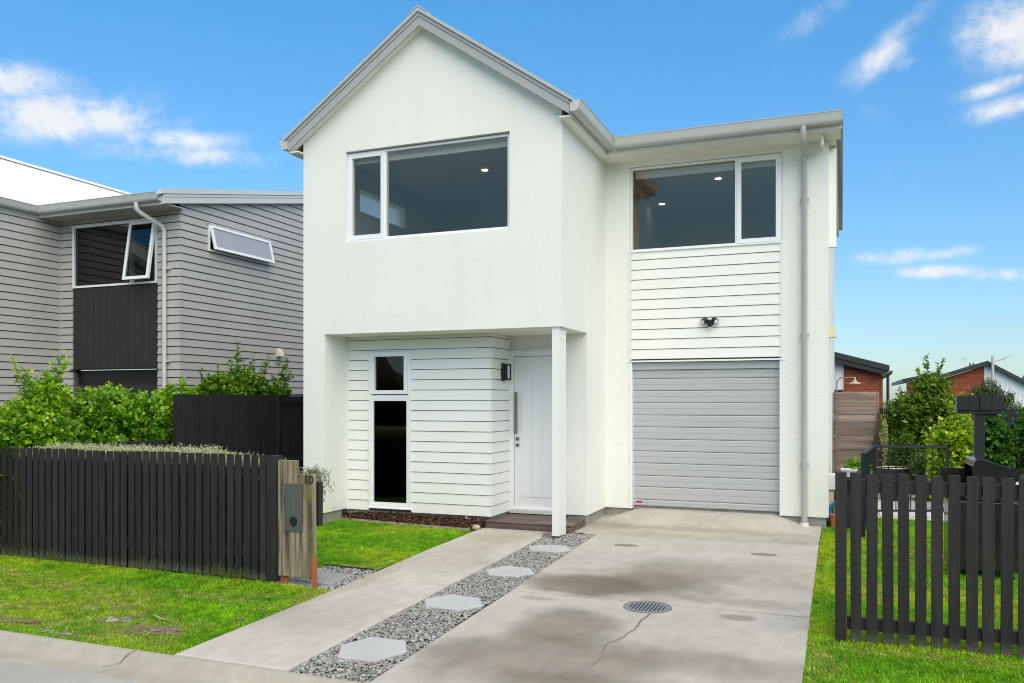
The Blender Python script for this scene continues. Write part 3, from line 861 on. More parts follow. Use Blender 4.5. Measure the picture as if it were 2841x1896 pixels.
# apron: rises in a curve to the garage threshold
xs = np.linspace(-.18, 3.10, 42); ys = np.linspace(.515, 2.30, 26)
V_, F_ = [], []
for j, y in enumerate(ys):
    for i, x in enumerate(xs):
        e = min(1, max(0, (x - .02) / .55)) * min(1, max(0, (2.98 - x) / .55)); e = e * e * (3 - 2 * e)
        r = min(1, max(0, (y - 1.35) / .85)); r = r * r * (3 - 2 * r)
        xx = x
        if y < .56:
            xx = max(x, -.02 + (.56 - y) * 4) if x < .3 else x
        V_.append((xx, y, -.15 + .150 * e * r + .02 * r * (1 - e)))
nx = len(xs)
F_ = [(j * nx + i, j * nx + i + 1, (j + 1) * nx + i + 1, (j + 1) * nx + i) for j in range(len(ys) - 1) for i in range(nx - 1)]
k0 = len(V_)
V_ += [(V_[i][0], V_[i][1], -.24) for i in range(nx)]
F_ += [(i, k0 + i, k0 + i + 1, i + 1) for i in range(nx - 1)]
build('driveway_apron', MB().add(V_, F_), drive_m, drive, True)
# crack in the front slab
cr = [(1.839, -3.134), (1.825, -3.311), (1.803, -3.436), (1.823, -3.63), (1.815, -3.74), (1.787, -3.897), (1.755, -4.029), (1.715, -4.16), (1.728, -4.304), (1.777, -4.461), (1.765, -4.6), (1.754, -4.733)]
rng = random.Random(4)
cp = []
for (a, b) in zip(cr[:-1], cr[1:]):
    for t in (0, .33, .66):
        cp.append((a[0] + (b[0] - a[0]) * t + rng.uniform(-.010, .010), a[1] + (b[1] - a[1]) * t))
mb = MB()
wds = [.008 * (1 - i / len(cp)) + .001 + rng.uniform(0, .003) for i in range(len(cp))]
vv = []
for (p, wd) in zip(cp, wds):
    vv += [(p[0] - wd, p[1], -.1975), (p[0] + wd, p[1], -.1975)]
mb.add(vv, [(2 * i, 2 * i + 1, 2 * i + 3, 2 * i + 2) for i in range(len(cp) - 1)])
build('crack', mb, mat('crack_dirt', (.20, .165, .135), .95, .3, 20), drive)

# storm drain
dr = thing('drain_grate', 'round grey slotted drain grate set in the driveway', 'drain', (DC[0], DC[1], -.2))
grm = mat('drain_grey', (.165, .185, .20), .5, .12, 10)
build('pit', MB().tube([(DC[0], DC[1], -.60), (DC[0], DC[1], -.21)], DRr - .002, 32, cap=False).disc((DC[0], DC[1], -.59), (0, 0, 1), DRr), MT['black'], dr)
outer = [(DC[0] + .206 * math.cos(a), DC[1] + .206 * math.sin(a)) for a in np.linspace(0, 2 * math.pi, 49)[:-1]]
slots = []
for i in range(10):
    sx = DC[0] + (i - 4.5) * .0325
    hh = math.sqrt(max(.001, .165 ** 2 - ((i - 4.5) * .0325) ** 2)) * .96
    slots.append([(sx - .008, DC[1] - hh), (sx + .008, DC[1] - hh), (sx + .008, DC[1] + hh), (sx - .008, DC[1] + hh)])
build('grate', MB().holes([outer] + slots, 'z', -.222, -.200), grm, dr)
build('rim', MB().holes([[(DC[0] + .211 * math.cos(a), DC[1] + .211 * math.sin(a)) for a in np.linspace(0, 2 * math.pi, 49)[:-1]], [(DC[0] + .2065 * math.cos(a), DC[1] + .2065 * math.sin(a)) for a in np.linspace(0, 2 * math.pi, 49)[:-1]]], 'z', -.23, -.197), MT['steel'], dr)

# footpath
path = struct('footpath', MB().add([(-1.13, -5.52, -.25), (-.16, -5.52, -.25), (-.3, 1.1, -.21), (-1.3, 1.1, -.21)], [(0, 1, 2, 3)]), MT['soil'])
slab('path_slab', [(-1.137, -5.525), (-.142, -5.525), (-.18, -4.8), (-.235, -3.4), (-.265, -2.749), (-1.265, -2.749), (-1.20, -4.0)], path_m, path, bevel=.022)
slab('path_slab', [(-1.266, -2.738), (-.268, -2.738), (-.272, -1.4), (-.30, .08), (-.39, .45), (-.02, .5), (-.02, 1.12), (-1.24, 1.12), (-1.24, .6), (-1.327, .45), (-1.318, -1.2)], path_m, path)

# kerb, channel and road
kerb_m = concrete('kerb_concrete', (.39, .366, .31), [], 1.1)
prof = [(-5.540, -.335), (-5.540, -.204), (-5.553, -.201), (-5.580, -.206), (-5.605, -.219), (-5.630, -.243), (-5.652, -.268), (-5.675, -.283), (-5.71, -.290), (-5.765, -.291), (-5.872, -.284), (-5.878, -.290), (-5.878, -.335)]
kerb = struct('kerb', MB().box(-14, 12, -5.87, -5.545, -.36, -.336), MT['soil'])
edges = [-14, -9.5, -5.6, -1.50, 2.6, 6.7, 12]
for a, b in zip(edges[:-1], edges[1:]):
    mb = MB().prism(prof, 'x', a + .003, b - .003)
    build('kerb_stone', mb, kerb_m, kerb, True)
# wandering crack at the joint
cv = [(-1.465, -5.56, -.2005), (-1.455, -5.582, -.206), (-1.475, -5.607, -.219), (-1.49, -5.632, -.243), (-1.505, -5.654, -.266), (-1.54, -5.69, -.284), (-1.60, -5.74, -.2885)]
mb = MB(); vv = []
for i, p in enumerate(cv):
    vv += [(p[0] - .003, p[1], p[2] + .003), (p[0] + .003, p[1], p[2] + .003)]
mb.add(vv, [(2 * i, 2 * i + 1, 2 * i + 3, 2 * i + 2) for i in range(len(cv) - 1)])
build('crack', mb, MT['soil'], kerb)
road_m = mat('road_surface', (.35, .345, .325), .9, .12, 1.5, .6, 120, grime=.25)
sheet('road', -60, 60, -13, -5.888, -.286, road_m)
sheet('far_verge', -900, 900, -1200, -13, -.25, mat('verge_green', (.09, .12, .045), .95, .3, .3))

# ------------------------------------------------------------------ lawns and grass
def vnoise(x, y, s, seed):
    r = np.random.RandomState(seed)
    g = r.rand(64, 64)
    xi, yi = x / s, y / s
    x0, y0 = np.floor(xi).astype(int), np.floor(yi).astype(int)
    fx, fy = xi - x0, yi - y0
    fx, fy = fx * fx * (3 - 2 * fx), fy * fy * (3 - 2 * fy)
    a = g[x0 % 64, y0 % 64]; b = g[(x0 + 1) % 64, y0 % 64]; c = g[x0 % 64, (y0 + 1) % 64]; d = g[(x0 + 1) % 64, (y0 + 1) % 64]
    return (a * (1 - fx) + b * fx) * (1 - fy) + (c * (1 - fx) + d * fx) * fy


def fbm(x, y, s, seed, o=4):
    t = 0; k = 1; tot = 0
    for i in range(o):
        t = t + vnoise(x, y, s / 2 ** i, seed + i) * k; tot += k; k *= .55
    return t / tot


def inpoly(x, y, poly):
    ins = np.zeros(len(x), bool)
    n = len(poly)
    for i in range(n):
        x1, y1 = poly[i]; x2, y2 = poly[(i + 1) % n]
        c = ((y1 > y) != (y2 > y)) & (x < (x2 - x1) * (y - y1) / (y2 - y1 + 1e-12) + x1)
        ins ^= c
    return ins


BARE = [(-2.30, -4.93, .17, .11), (-1.80, -5.07, .26, .12), (-1.60, -5.10, .16, .07), (-2.36, -5.42, .10, .06), (-2.55, -5.40, .06, .05), (-3.0, -5.25, .3, .07), (-1.42, -4.2, .07, .06), (-1.36, -4.55, .07, .06), (-1.9, -5.17, .2, .06)]
DRY = [(-4.6, -4.5, .5, .3), (-2.2, -4.0, .45, .10), (-1.75, -3.75, .3, .08), (-5.0, -3.9, .6, .15), (3.3, -4.9, .15, .5), (3.25, -3.9, .1, .4), (3.9, -3.55, .7, .08), (3.6, -1.5, .3, .3), (4.4, .3, .4, .4), (-3.2, -5.2, .7, .25), (-2.8, -4.6, .55, .2), (-2.1, -5.0, .6, .25), (-3.9, -5.0, .8, .3), (-1.9, -5.3, .5, .15), (-1.55, -2.25, .3, .12), (-3.6, -4.2, .9, .2), (-1.25, -3.8, .15, .3)]


def spots(x, y, L_):
    t = np.zeros(len(x))
    wob = (fbm(x, y, .16, 77) - .5) * .9
    for (cx, cy, a, b) in L_:
        d = np.sqrt(((x - cx) / a) ** 2 + ((y - cy) / b) ** 2) + wob
        t = np.maximum(t, np.clip(1.6 - d, 0, 1))
    return t


def turf_mat(name, green, dry):
    m, t, b, o = bsdf_base(name)
    c = N(t, 'ShaderNodeTexCoord').outputs['Object']
    col = ramp(t, noise(t, c, 3.0, 8, .65), [dry, [g * .7 for g in green], green], [.30, .45, .65])
    L(t, col, b.inputs['Base Color']); b.inputs['Roughness'].default_value = .95
    bn = N(t, 'ShaderNodeBump'); bn.inputs['Strength'].default_value = .8; bn.inputs['Distance'].default_value = .01
    L(t, noise(t, c, 60, 5, .7), bn.inputs['Height']); L(t, bn.outputs[0], b.inputs['Normal'])
    return m


turf = turf_mat('turf_soil', (.15, .27, .010), (.17, .16, .04))
LAWNS = [
    ('front_verge', [(-9, -5.545), (-1.145, -5.545), (-1.205, -4.0), (-1.235, -3.36), (-1.9, -3.30), (-9, -3.22)], 9000, .030),
    ('inner_lawn', [(-5.5, -2.42), (-1.34, -2.42), (-1.325, -1.2), (-1.335, .24), (-3.9, .50), (-5.5, .5)], 7000, .026),
    ('side_lawn', [(3.135, -5.545), (8.5, -5.545), (8.5, 3.6), (3.25, 3.6), (3.11, 2.2), (3.11, -2.7)], 7500, .030)]
gm = leafmat('grass_blade', .5, .42, .25)
rs = np.random.RandomState(11)
for nm, poly, dens, hgt in LAWNS:
    tri = tessellate_polygon([[Vector((p[0], p[1], 0)) for p in poly]])
    # finely cut sheet so the turf can rise and fall a little
    xa, xb = min(p[0] for p in poly), max(p[0] for p in poly); ya, yb = min(p[1] for p in poly), max(p[1] for p in poly)
    v = [(p[0], p[1], float(gz(*p)) - .018) for p in poly]
    struct(nm, MB().add(v, [tuple(t) for t in tri]), turf)
    n = int((xb - xa) * (yb - ya) * dens)
    x = rs.uniform(xa, xb, n); y = rs.uniform(ya, yb, n)
    k = inpoly(x, y, poly)
    # thin out what the picture never shows
    vis = np.ones(n, bool)
    if nm == 'front_verge':
        vis = x > -6.6 + (-y - 3.2) * 1.0
    if nm == 'inner_lawn':
        vis = x > -4.6
    if nm == 'side_lawn':
        vis = x < 5.6
    bare = spots(x, y, BARE); dry = spots(x, y, DRY)
    k &= vis & (rs.rand(n) > np.clip(bare * 1.05, 0, .80)) & (rs.rand(n) > dry * .15)
    x, y, dry = x[k], y[k], dry[k]
    n = len(x)
    x = x + rs.normal(0, .009, n); y = y + rs.normal(0, .009, n)
    patch = fbm(x, y, .55, 5); fine = fbm(x, y, .12, 9, 3)
    h = hgt * .78 * (.55 + .9 * rs.rand(n)) * (.65 + .8 * fine) * (1 - .45 * dry)
    ang = rs.uniform(0, 2 * math.pi, n); lean = rs.uniform(.15, 1.0, n)
    wd = rs.uniform(.0022, .0042, n) * 1.25
    ca, sa = np.cos(ang), np.sin(ang)
    zb = gz(x, y) - .018
    P0 = np.stack([x - sa * wd, y + ca * wd, zb], 1); P1 = np.stack([x + sa * wd, y - ca * wd, zb], 1)
    mx_, my_ = x + ca * h * lean * .4, y + sa * h * lean * .4
    P2 = np.stack([mx_ + sa * wd * .8, my_ - ca * wd * .8, zb + h * .62], 1); P3 = np.stack([mx_ - sa * wd * .8, my_ + ca * wd * .8, zb + h * .62], 1)
    P4 = np.stack([x + ca * h * lean, y + sa * h * lean, zb + h * (1.05 - .35 * lean)], 1)
    V = np.stack([P0, P1, P2, P3, P4], 1).reshape(-1, 3)
    i0 = np.arange(n)[:, None] * 5
    F = np.concatenate([i0 + [0, 1, 2], i0 + [0, 2, 3], i0 + [3, 2, 4]], 0)
    g1, g2, yl, st_ = np.array([.11, .32, .010]), np.array([.27, .50, .012]), np.array([.43, .49, .03]), np.array([.46, .40, .16])
    tt = np.clip(patch * 1.5 - .25 + rs.normal(0, .16, n), 0, 1)[:, None]
    c = g1 * (1 - tt) + g2 * tt
    yy = np.clip((fbm(x, y, .8, 21) - .48) * 3 + rs.normal(0, .2, n), 0, .65)[:, None]
    c = c * (1 - yy) + yl * yy
    dd = (rs.rand(n) < np.clip(dry * (fbm(x, y, .09, 31, 3) * 1.7 - .45) + .03, 0, .75))[:, None]
    c = np.where(dd, st_ * (.7 + .5 * rs.rand(n, 1)), c)
    c = c * np.clip(.45 + 1.1 * fbm(x, y, .07, 41, 3), .5, 1.4)[:, None]
    g = raw_mesh('grass', V, F, gm, None, np.repeat(c, 5, 0), smooth=False)
    tag(g, {'front_verge': 'short mown grass on the verge between the left fence and kerb', 'inner_lawn': 'short green grass in front of the mulch bed beside the path',
            'side_lawn': 'short green grass right of the driveway around the picket fence'}[nm], 'grass', kind='stuff')
# bare patches worn into the verge, with a few crumbs of clay
verge_ob = bpy.data.objects['front_verge']
ash = mat('ash_grey_clay', (.36, .365, .34), .95, .3, 14, .8, 40, bdist=.01, grime=.5)
brn = mat('bare_brown_soil', (.18, .13, .078), .95, .4, 14, .8, 40, bdist=.01, grime=.4)
rs2 = np.random.RandomState(5)
qq = 0
for q, (cx, cy, a, b) in enumerate(BARE):
    for u in range(7):
        qq += 1
        ox, oy = cx + rs2.normal(0, a * .5), cy + rs2.normal(0, b * .5)
        aa, bb_ = a * rs2.uniform(.16, .40), b * rs2.uniform(.20, .48)
        k_ = 16
        ra = 1.0 + rs2.normal(0, .25, k_)
        th_ = np.linspace(0, 2 * math.pi, k_ + 1)[:-1]
        zq = -.2150 + .0003 * (qq % 20)
        ring_ = [(ox + aa * ra[i] * math.cos(th_[i]), oy + bb_ * ra[i] * math.sin(th_[i]), zq) for i in range(k_)]
        build('bare_patch', MB().add([(ox, oy, zq + .004)] + ring_, [(0, 1 + i, 1 + (i + 1) % k_) for i in range(k_)]), ash if (q in (0, 3, 4) and u % 3) else brn, verge_ob)
mb = MB()
for (cx, cy, a, b) in BARE[:5]:
    for i in range(16):
        px, py = cx + rs2.normal(0, a * .55), cy + rs2.normal(0, b * .5)
        s = rs2.uniform(.004, .013)
        M_ = Matrix.Translation((px, py, -.209)) @ Matrix.Rotation(rs2.uniform(0, 6), 4, 'Z') @ Matrix.Rotation(rs2.uniform(-.4, .4), 4, 'X')
        mb.add([M_ @ Vector(q) for q in [(-s, -s * .5, -.006), (s, -s * .6, -.006), (s * .7, s * .6, -.006), (-s * .6, s * .5, -.006), (-s * .8, -s * .4, .006), (s * .7, -s * .4, .008), (s * .5, s * .4, .006), (-s * .5, s * .4, .005)]],
               [(0, 1, 5, 4), (1, 2, 6, 5), (2, 3, 7, 6), (3, 0, 4, 7), (4, 5, 6, 7)])
tag(build('rubble', mb, mat('grey_clay', (.27, .26, .235), .95, .5, 30, .5, 60)), 'grey clay crumbs in the bare patches of the front verge', 'rubble', kind='stuff')
# fallen twig on the verge
tag(build('twig', MB().tube([(-1.98, -4.86, -.165), (-1.90, -4.90, -.16), (-1.80, -4.93, -.165)], [.004, .006, .003], 6), mat('dry_twig', (.50, .42, .30), .9)), 'pale dry twig lying on the front verge grass', 'twig')

# ------------------------------------------------------------------ pebbles
def ico():
    bm = bmesh.new(); bmesh.ops.create_icosphere(bm, subdivisions=1, radius=1.0)
    v = np.array([q.co[:] for q in bm.verts]); f = np.array([[a.index for a in q.verts] for q in bm.faces]); bm.free()
    return v, f


IV, IF = ico()
bm_ = bmesh.new(); bmesh.ops.create_icosphere(bm_, subdivisions=2, radius=1.0)
IV2 = np.array([q.co[:] for q in bm_.verts]); IF2 = np.array([[a.index for a in q.verts] for q in bm_.faces]); bm_.free()
pebm, pt, pb, po = bsdf_base('pebble_stone')
pa = N(pt, 'ShaderNodeAttribute'); pa.attribute_name = 'tint'
pc = N(pt, 'ShaderNodeTexCoord').outputs['Object']
pm = N(pt, 'ShaderNodeMix', data_type='RGBA', blend_type='MULTIPLY'); pm.inputs['Factor'].default_value = .8
L(pt, pa.outputs['Color'], pm.inputs['A']); L(pt, ramp(pt, noise(pt, pc, 90, 4, .6), [(.75, .75, .75), (1.2, 1.2, 1.2)], [.35, .65]), pm.inputs['B'])
L(pt, pm.outputs['Result'], pb.inputs['Base Color']); pb.inputs['Roughness'].default_value = .7


def pebbles(name, poly, dens, smin, smax, label, seed, avoid=(), zoff=0.0, hump=.02):
    r = np.random.RandomState(seed)
    xa, xb = min(p[0] for p in poly), max(p[0] for p in poly); ya, yb = min(p[1] for p in poly), max(p[1] for p in poly)
    n = int((xb - xa) * (yb - ya) * dens)
    x, y = r.uniform(xa, xb, n), r.uniform(ya, yb, n)
    k = inpoly(x, y, poly)
    for av in avoid:
        k &= ~inpoly(x, y, av)
    x, y = x[k], y[k]; n = len(x)
    s = r.uniform(0, 1, n) ** 1.6 * (smax - smin) + smin
    sc = np.stack([s * r.uniform(.8, 1.25, n), s * r.uniform(.6, 1.0, n), s * r.uniform(.4, .65, n)], 1)
    an = r.uniform(0, 2 * math.pi, n); tl = r.normal(0, .35, n)
    V = IV[None] * sc[:, None] * (1 + r.normal(0, .07, (n, len(IV), 1)))
    ct, stt = np.cos(tl)[:, None], np.sin(tl)[:, None]
    V = np.stack([V[..., 0], V[..., 1] * ct - V[..., 2] * stt, V[..., 1] * stt + V[..., 2] * ct], 2)
    ca, sa = np.cos(an)[:, None], np.sin(an)[:, None]
    V = np.stack([V[..., 0] * ca - V[..., 1] * sa, V[..., 0] * sa + V[..., 1] * ca, V[..., 2]], 2)
    z = gz(x, y) - .012 + zoff + r.uniform(-.006, .010, n) - s * .15
    V = V + np.stack([x, y, z], 1)[:, None]
    F = (IF[None] + (np.arange(n) * len(IV))[:, None, None]).reshape(-1, 3)
    g = r.uniform(.18, .42, n)[:, None] * np.array([1.0, .985, .94])
    hue = r.rand(n)
    g = np.where((hue < .10)[:, None], g * [1.12, 1.06, .92], g); g = np.where((hue > .97)[:, None], g * [1.2, 1.0, .85], g); g = np.where(((hue > .5) & (hue < .75))[:, None], g * [.95, 1.0, 1.04], g)
    o = raw_mesh(name, V.reshape(-1, 3), F, pebm, None, np.repeat(g, len(IV), 0))
    return tag(o, label, 'gravel', kind='stuff')


PAV = [[(.02, -5.164), (-.118, -4.913), (-.027, -4.632), (.272, -4.624), (.414, -4.867), (.313, -5.155)],
       [(-.084, -3.623), (-.218, -3.372), (-.076, -3.139), (.239, -3.161), (.384, -3.427), (.251, -3.647)],
       [(-.079, -2.21), (-.212, -1.975), (-.073, -1.723), (.212, -1.747), (.355, -1.995), (.228, -2.199)],
       [(-.132, -.822), (-.24, -.581), (-.068, -.403), (.182, -.39), (.331, -.636), (.198, -.863)]]
RECT = [(-1.807, -3.145), (-1.836, -2.694), (-1.40, -2.769), (-1.349, -3.222)]
bed = [(-.148, -5.53), (.485, -5.53), (.385, -3.4), (.345, -.65), (.318, .50), (-.36, .50), (-.29, .05), (-.262, -1.4), (-.255, -2.75), (-.225, -3.4), (-.175, -4.8)]
tri = tessellate_polygon([[Vector((p[0], p[1], 0)) for p in bed]])
gravel_under = mat('gravel_bed', (.11, .11, .105), .9, .4, 30, .8, 60, bdist=.01)
struct('gravel_bed', MB().add([(p[0], p[1], float(gz(*p)) - .03) for p in bed], [tuple(t) for t in tri]), gravel_under)
def shrink(pl, k=.93):
    cx = sum(p[0] for p in pl) / len(pl); cy = sum(p[1] for p in pl) / len(pl)
    return [(cx + (p[0] - cx) * k, cy + (p[1] - cy) * k) for p in pl]
pebbles('pebbles', bed, 3600, .008, .020, 'grey river pebbles between the path and driveway', 3, [shrink(p) for p in PAV])
bed2 = [(-1.98, -3.34), (-1.24, -3.36), (-1.275, -2.60), (-1.32, -2.40), (-1.6, -2.36), (-1.98, -2.33)]
tri = tessellate_polygon([[Vector((p[0], p[1], 0)) for p in bed2]])
struct('letterbox_gravel_bed', MB().add([(p[0], p[1], float(gz(*p)) - .034) for p in bed2], [tuple(t) for t in tri]), gravel_under)
pebbles('pebbles', bed2, 2300, .011, .024, 'grey river pebbles around the slab by the letterbox', 8, [shrink(RECT)])
pav_m = mat('paver_stone', (.44, .455, .46), .75, .07, 3, .3, 120)
LB = ['nearest hexagonal grey stepping stone, closest to the kerb', 'second hexagonal stepping stone from the kerb, in the pebble strip',
      'third hexagonal stepping stone from the kerb, in the pebble strip', 'farthest hexagonal stepping stone, just in front of the porch post']
for pl, lb in zip(PAV, LB):
    tag(build('stepping_stone', MB().prism([(p[0], p[1]) for p in pl], 'z', float(gz(*pl[0])) - .03, float(gz(*pl[0])) + .006), pav_m, bevel=.006), lb, 'stepping stone', 'hexagonal stepping stones in the pebbles')
tag(build('paving_slab', MB().prism(RECT, 'z', -.23, -.189), mat('slate_slab', (.30, .325, .335), .6, .12, 5, .4, 70, grime=.25), bevel=.006), 'square blue-grey paving slab beside the timber letterbox', 'paving slab')

# ------------------------------------------------------------------ mulch bed
mul = [(-4.2, .55), (-1.40, .215), (-1.29, .44), (-1.29, .62), (-4.2, .63)]
tri = tessellate_polygon([[Vector((p[0], p[1], 0)) for p in mul]])
struct('mulch_bed', MB().add([(p[0], p[1], float(gz(*p)) - .005) for p in mul], [tuple(t) for t in tri]), MT['soil'])
r = np.random.RandomState(9)
n = 4200
x, y = r.uniform(-4.2, -1.28, n), r.uniform(.2, .63, n)
k = inpoly(x, y, mul); x, y = x[k], y[k]; n = len(x)
ln, wd = r.uniform(.015, .055, n), r.uniform(.004, .012, n)
an, tl = r.uniform(0, 6.28, n), r.normal(0, .35, n)
front = np.interp(x, [-4.2, -1.4], [.55, .215])
zz = gz(x, y) + .004 + np.clip((y - front) * .35, 0, .07) + .03 * fbm(x, y, .2, 3) + r.uniform(0, .012, n)
dx, dy, dz = np.cos(an) * np.cos(tl), np.sin(an) * np.cos(tl), np.sin(tl)
A = np.stack([dx, dy, dz], 1) * ln[:, None]; B = np.stack([-np.sin(an), np.cos(an), r.normal(0, .4, n)], 1) * wd[:, None]
U = np.stack([np.zeros(n), np.zeros(n), wd * .6], 1)
P = np.stack([x, y, zz], 1)
V = np.stack([P - A - B, P + A - B, P + A + B, P - A + B, P - A * .9 + U, P + A * .9 + U], 1).reshape(-1, 3)
i0 = np.arange(n)[:, None] * 6
F = np.concatenate([i0 + q for q in ([0, 1, 5], [0, 5, 4], [3, 4, 5], [3, 5, 2], [0, 4, 3], [1, 2, 5])], 0)
c = np.array([.085, .042, .026]) * r.uniform(.35, 1.5, n)[:, None]
c = np.where((r.rand(n) < .05)[:, None], np.array([.22, .14, .09]), c)
mm_ = leafmat('bark_chip', .85, 0.0, .2)
tag(raw_mesh('bark_mulch', V, F, mm_, None, np.repeat(c, 6, 0), smooth=False), 'dark brown bark chips along the foot of the white cladding', 'mulch', kind='stuff')
edg = thing('garden_edging', 'thin pale timber edging between mulch bed and lawn', 'edging', (-2.7, .37, -.15))
build('edging_board', MB().prism([(-4.2, .53), (-1.40, .200), (-1.40, .214), (-4.2, .544)], 'z', -.20, -.128), mat('pale_timber', (.36, .31, .23), .9, .25, 10), edg)
# white outlet pipe and round stone
op = thing('outlet_pipe', 'white plastic outlet elbow standing in the mulch by the plinth', 'pipe', (-1.62, .50, -.12))
build('pipe_body', box(-1.70, -1.60, .44, .52, -.13, -.085), MT['whiteplastic'], op, bevel=.008)
build('pipe_riser', MB().tube([(-1.60, .53, -.12), (-1.60, .53, -.02)], .012, 8), MT['whiteplastic'], op, True)
sv = IV2 * np.array([.088, .062, .045]) * (1 + .05 * np.sin(IV2[:, :1] * 7 + IV2[:, 1:2] * 5)) + np.array([-1.385, .33, -.125])
st_m = mat('pale_stone', (.50, .40, .27), .8, .3, 18, .4, 80)
tag(raw_mesh('stone', sv, IF2, st_m), 'smooth tan stone at the corner of the mulch bed', 'stone')
# gravel edging behind the letterbox bed
tag(build('edging_strip', MB().prism([(-1.98, -2.40), (-1.33, -2.43), (-1.33, -2.42), (-1.98, -2.39)], 'z', -.22, -.184), MT['black']), 'thin black edging strip between the letterbox pebbles and inner lawn', 'edging')
# ================================================================== fences and letterbox
def picket_mesh(wd, t, h, m, name='picket'):
    return mesh_of(name, MB().box(-wd / 2, wd / 2, -t / 2, t / 2, 0, h), m, bevel=.003)


rp = random.Random(2)
fl_ = thing('picket_fence', 'black close-boarded picket fence along the grass verge left of the letterbox', 'fence', (-4, -3.27, -.2))
pm_ = [picket_mesh(.080, .013, h_, MT['blackpicket']) for h_ in (1.272, 1.276, 1.281)]
x = -2.122
while x > -9.2:
    o = put('picket', rp.choice(pm_), fl_, (x + rp.uniform(-.003, .003), -3.272 + rp.uniform(-.004, .004), -.197 + rp.uniform(-.004, .004)))
    o.rotation_euler = (0, rp.uniform(-.003, .003), 0)
    x -= .1043
for z in (.86, .02):
    build('rail', box(-9.2, -2.0, -3.258, -3.212, z, z + .09), MT['blackwood'], fl_)
build('end_post', box(-2.066, -1.955, -3.29, -3.17, -.215, 1.072), MT['blackwood'], fl_, bevel=.004)
for px in (-4.2, -6.4, -8.6):
    build('post', box(px, px + .1, -3.21, -3.11, -.25, 1.05), MT['blackwood'], fl_)

fr_ = thing('picket_fence', 'black wide-gapped picket fence right of the driveway', 'fence', (4, -3.33, -.2))
pr_ = [picket_mesh(.0775, .02, h_, MT['blackpicket']) for h_ in (1.288, 1.292, 1.297)]
build('end_post', box(3.316, 3.398, -3.36, -3.26, -.25, 1.083), MT['blackwood'], fr_, bevel=.004)
for i in range(42):
    o = put('picket', rp.choice(pr_), fr_, (3.4645 + i * .11115 + rp.uniform(-.004, .004), -3.332 + rp.uniform(-.003, .003), -.213 - (.004 if i % 3 else 0)))
    o.rotation_euler = (0, rp.uniform(-.006, .006), 0)
for z0, z1 in ((.93, 1.025), (-.123, -.032)):
    build('rail', box(3.40, 8.1, -3.319, -3.272, z0, z1), MT['blackwood'], fr_)

# low boundary fence and tall paling fence between the two properties
lf = thing('picket_fence', 'low black picket fence under the hedge running back from the street', 'fence', (-5.65, -2, -.2))
pl_ = mesh_of('picket', MB().box(-.01, .01, -.043, .043, 0, 1.27), MT['blackwood'], bevel=.003)
y = -3.10
while y < -.82:
    put('picket', pl_, lf, (-5.70, y, -.2)); y += .104
build('rail', box(-5.688, -5.642, -3.15, -.80, .89, .98), MT['blackwood'], lf)
build('rail', box(-5.688, -5.642, -3.15, -.80, .0, .09), MT['blackwood'], lf)
tf = thing('paling_fence', 'tall black stained paling fence between the two houses', 'fence', (-5.6, 1, -.2))
y = -.78
i = 0
while y < 6:
    wd = .142
    off = .0 if y < 1.5 else -.06
    hz = 1.925 + rp.uniform(-.004, .004) - (.0 if y < 1.5 else .02)
    put('paling', mesh_of('paling', MB().box(0, .018, 0, wd, 0, hz), MT['blackpale']) if i % 3 == 0 else last, tf, (-5.62 + off + (.006 if i % 2 else 0), y, -.2))
    last = tf.children[-1].data
    y += wd + .003; i += 1
build('fence_post', box(-5.64, -5.56, -.84, -.79, -.2, 1.726), MT['blackpale'], tf)
for z in (1.60, .55, .1):
    build('rail', box(-5.655, -5.615, 1.52, 6, z, z + .09), MT['blackpale'], tf)
build('capping', box(-5.67, -5.60, 1.52, 6, 1.706, 1.728), MT['blackpale'], tf)
build('fence_post', box(-5.66, -5.56, 1.46, 1.52, -.2, 1.726), MT['blackpale'], tf)
gp = thing('gate_post', 'slim black gate post standing against the left corner of the house', 'post', (-4.06, .25, -.2))
build('post', box(-4.10, -4.03, .22, .29, -.2, 1.02), MT['blackwood'], gp, bevel=.003)
build('latch_bar', MB().tube([(-4.12, .25, .62), (-5.2, .20, .61)], .008, 6), MT['steel'], gp)

# ------------------------------------------------------------------ letterbox
lb = thing('letterbox', 'weathered timber sleeper letterbox numbered 10 beside the footpath', 'letterbox', (-1.68, -3.3, -.2))
build('sleeper', box(-1.894, -1.681, -3.335, -3.275, -.121, 1.037), MT['sleeper'], lb, bevel=.005)
build('sleeper', box(-1.679, -1.476, -3.333, -3.275, -.121, .904), MT['sleeper'], lb, bevel=.005)
hole = [(-1.695 + .047 * math.cos(a), .431 + .052 * math.sin(a)) for a in np.linspace(0, 2 * math.pi, 25)[:-1]]
plate = build('face_plate', MB().holes([[(-1.791, .338), (-1.592, .338), (-1.592, .807), (-1.791, .807)], hole], 'y', -3.352, -3.340), MT['plate'], lb)
build('paper_hole', MB().prism(hole, 'y', -3.342, -3.337), MT['black'], plate)
build('slot', box(-1.702, -1.684, -3.3535, -3.3521, .53, .74), mat('slot_grey', (.12, .115, .105), .5), plate)
build('leg', box(-1.484, -1.462, -3.349, -3.336, -.225, .083).box(-1.4755, -1.462, -3.336, -3.28, -.225, .083), MT['corten'], lb)
build('leg', box(-1.888, -1.80, -3.30, -3.29, -.225, -.06), MT['corten'], lb)
for z in (.03, -.045):
    build('bolt', MB().tube([(-1.473, -3.349, z), (-1.473, -3.355, z)], .006, 8), MT['steel'], lb)
build('mail_bin', box(-1.70, -1.452, -3.270, -3.20, .389, .824), MT['black'], lb)
cu = bpy.data.curves.new('numerals', 'FONT'); cu.body = '10'; cu.size = .118; cu.extrude = .004; cu.align_x = 'CENTER'; cu.offset = .0012
tob = bpy.data.objects.new('numerals_tmp', cu); COL.objects.link(tob)
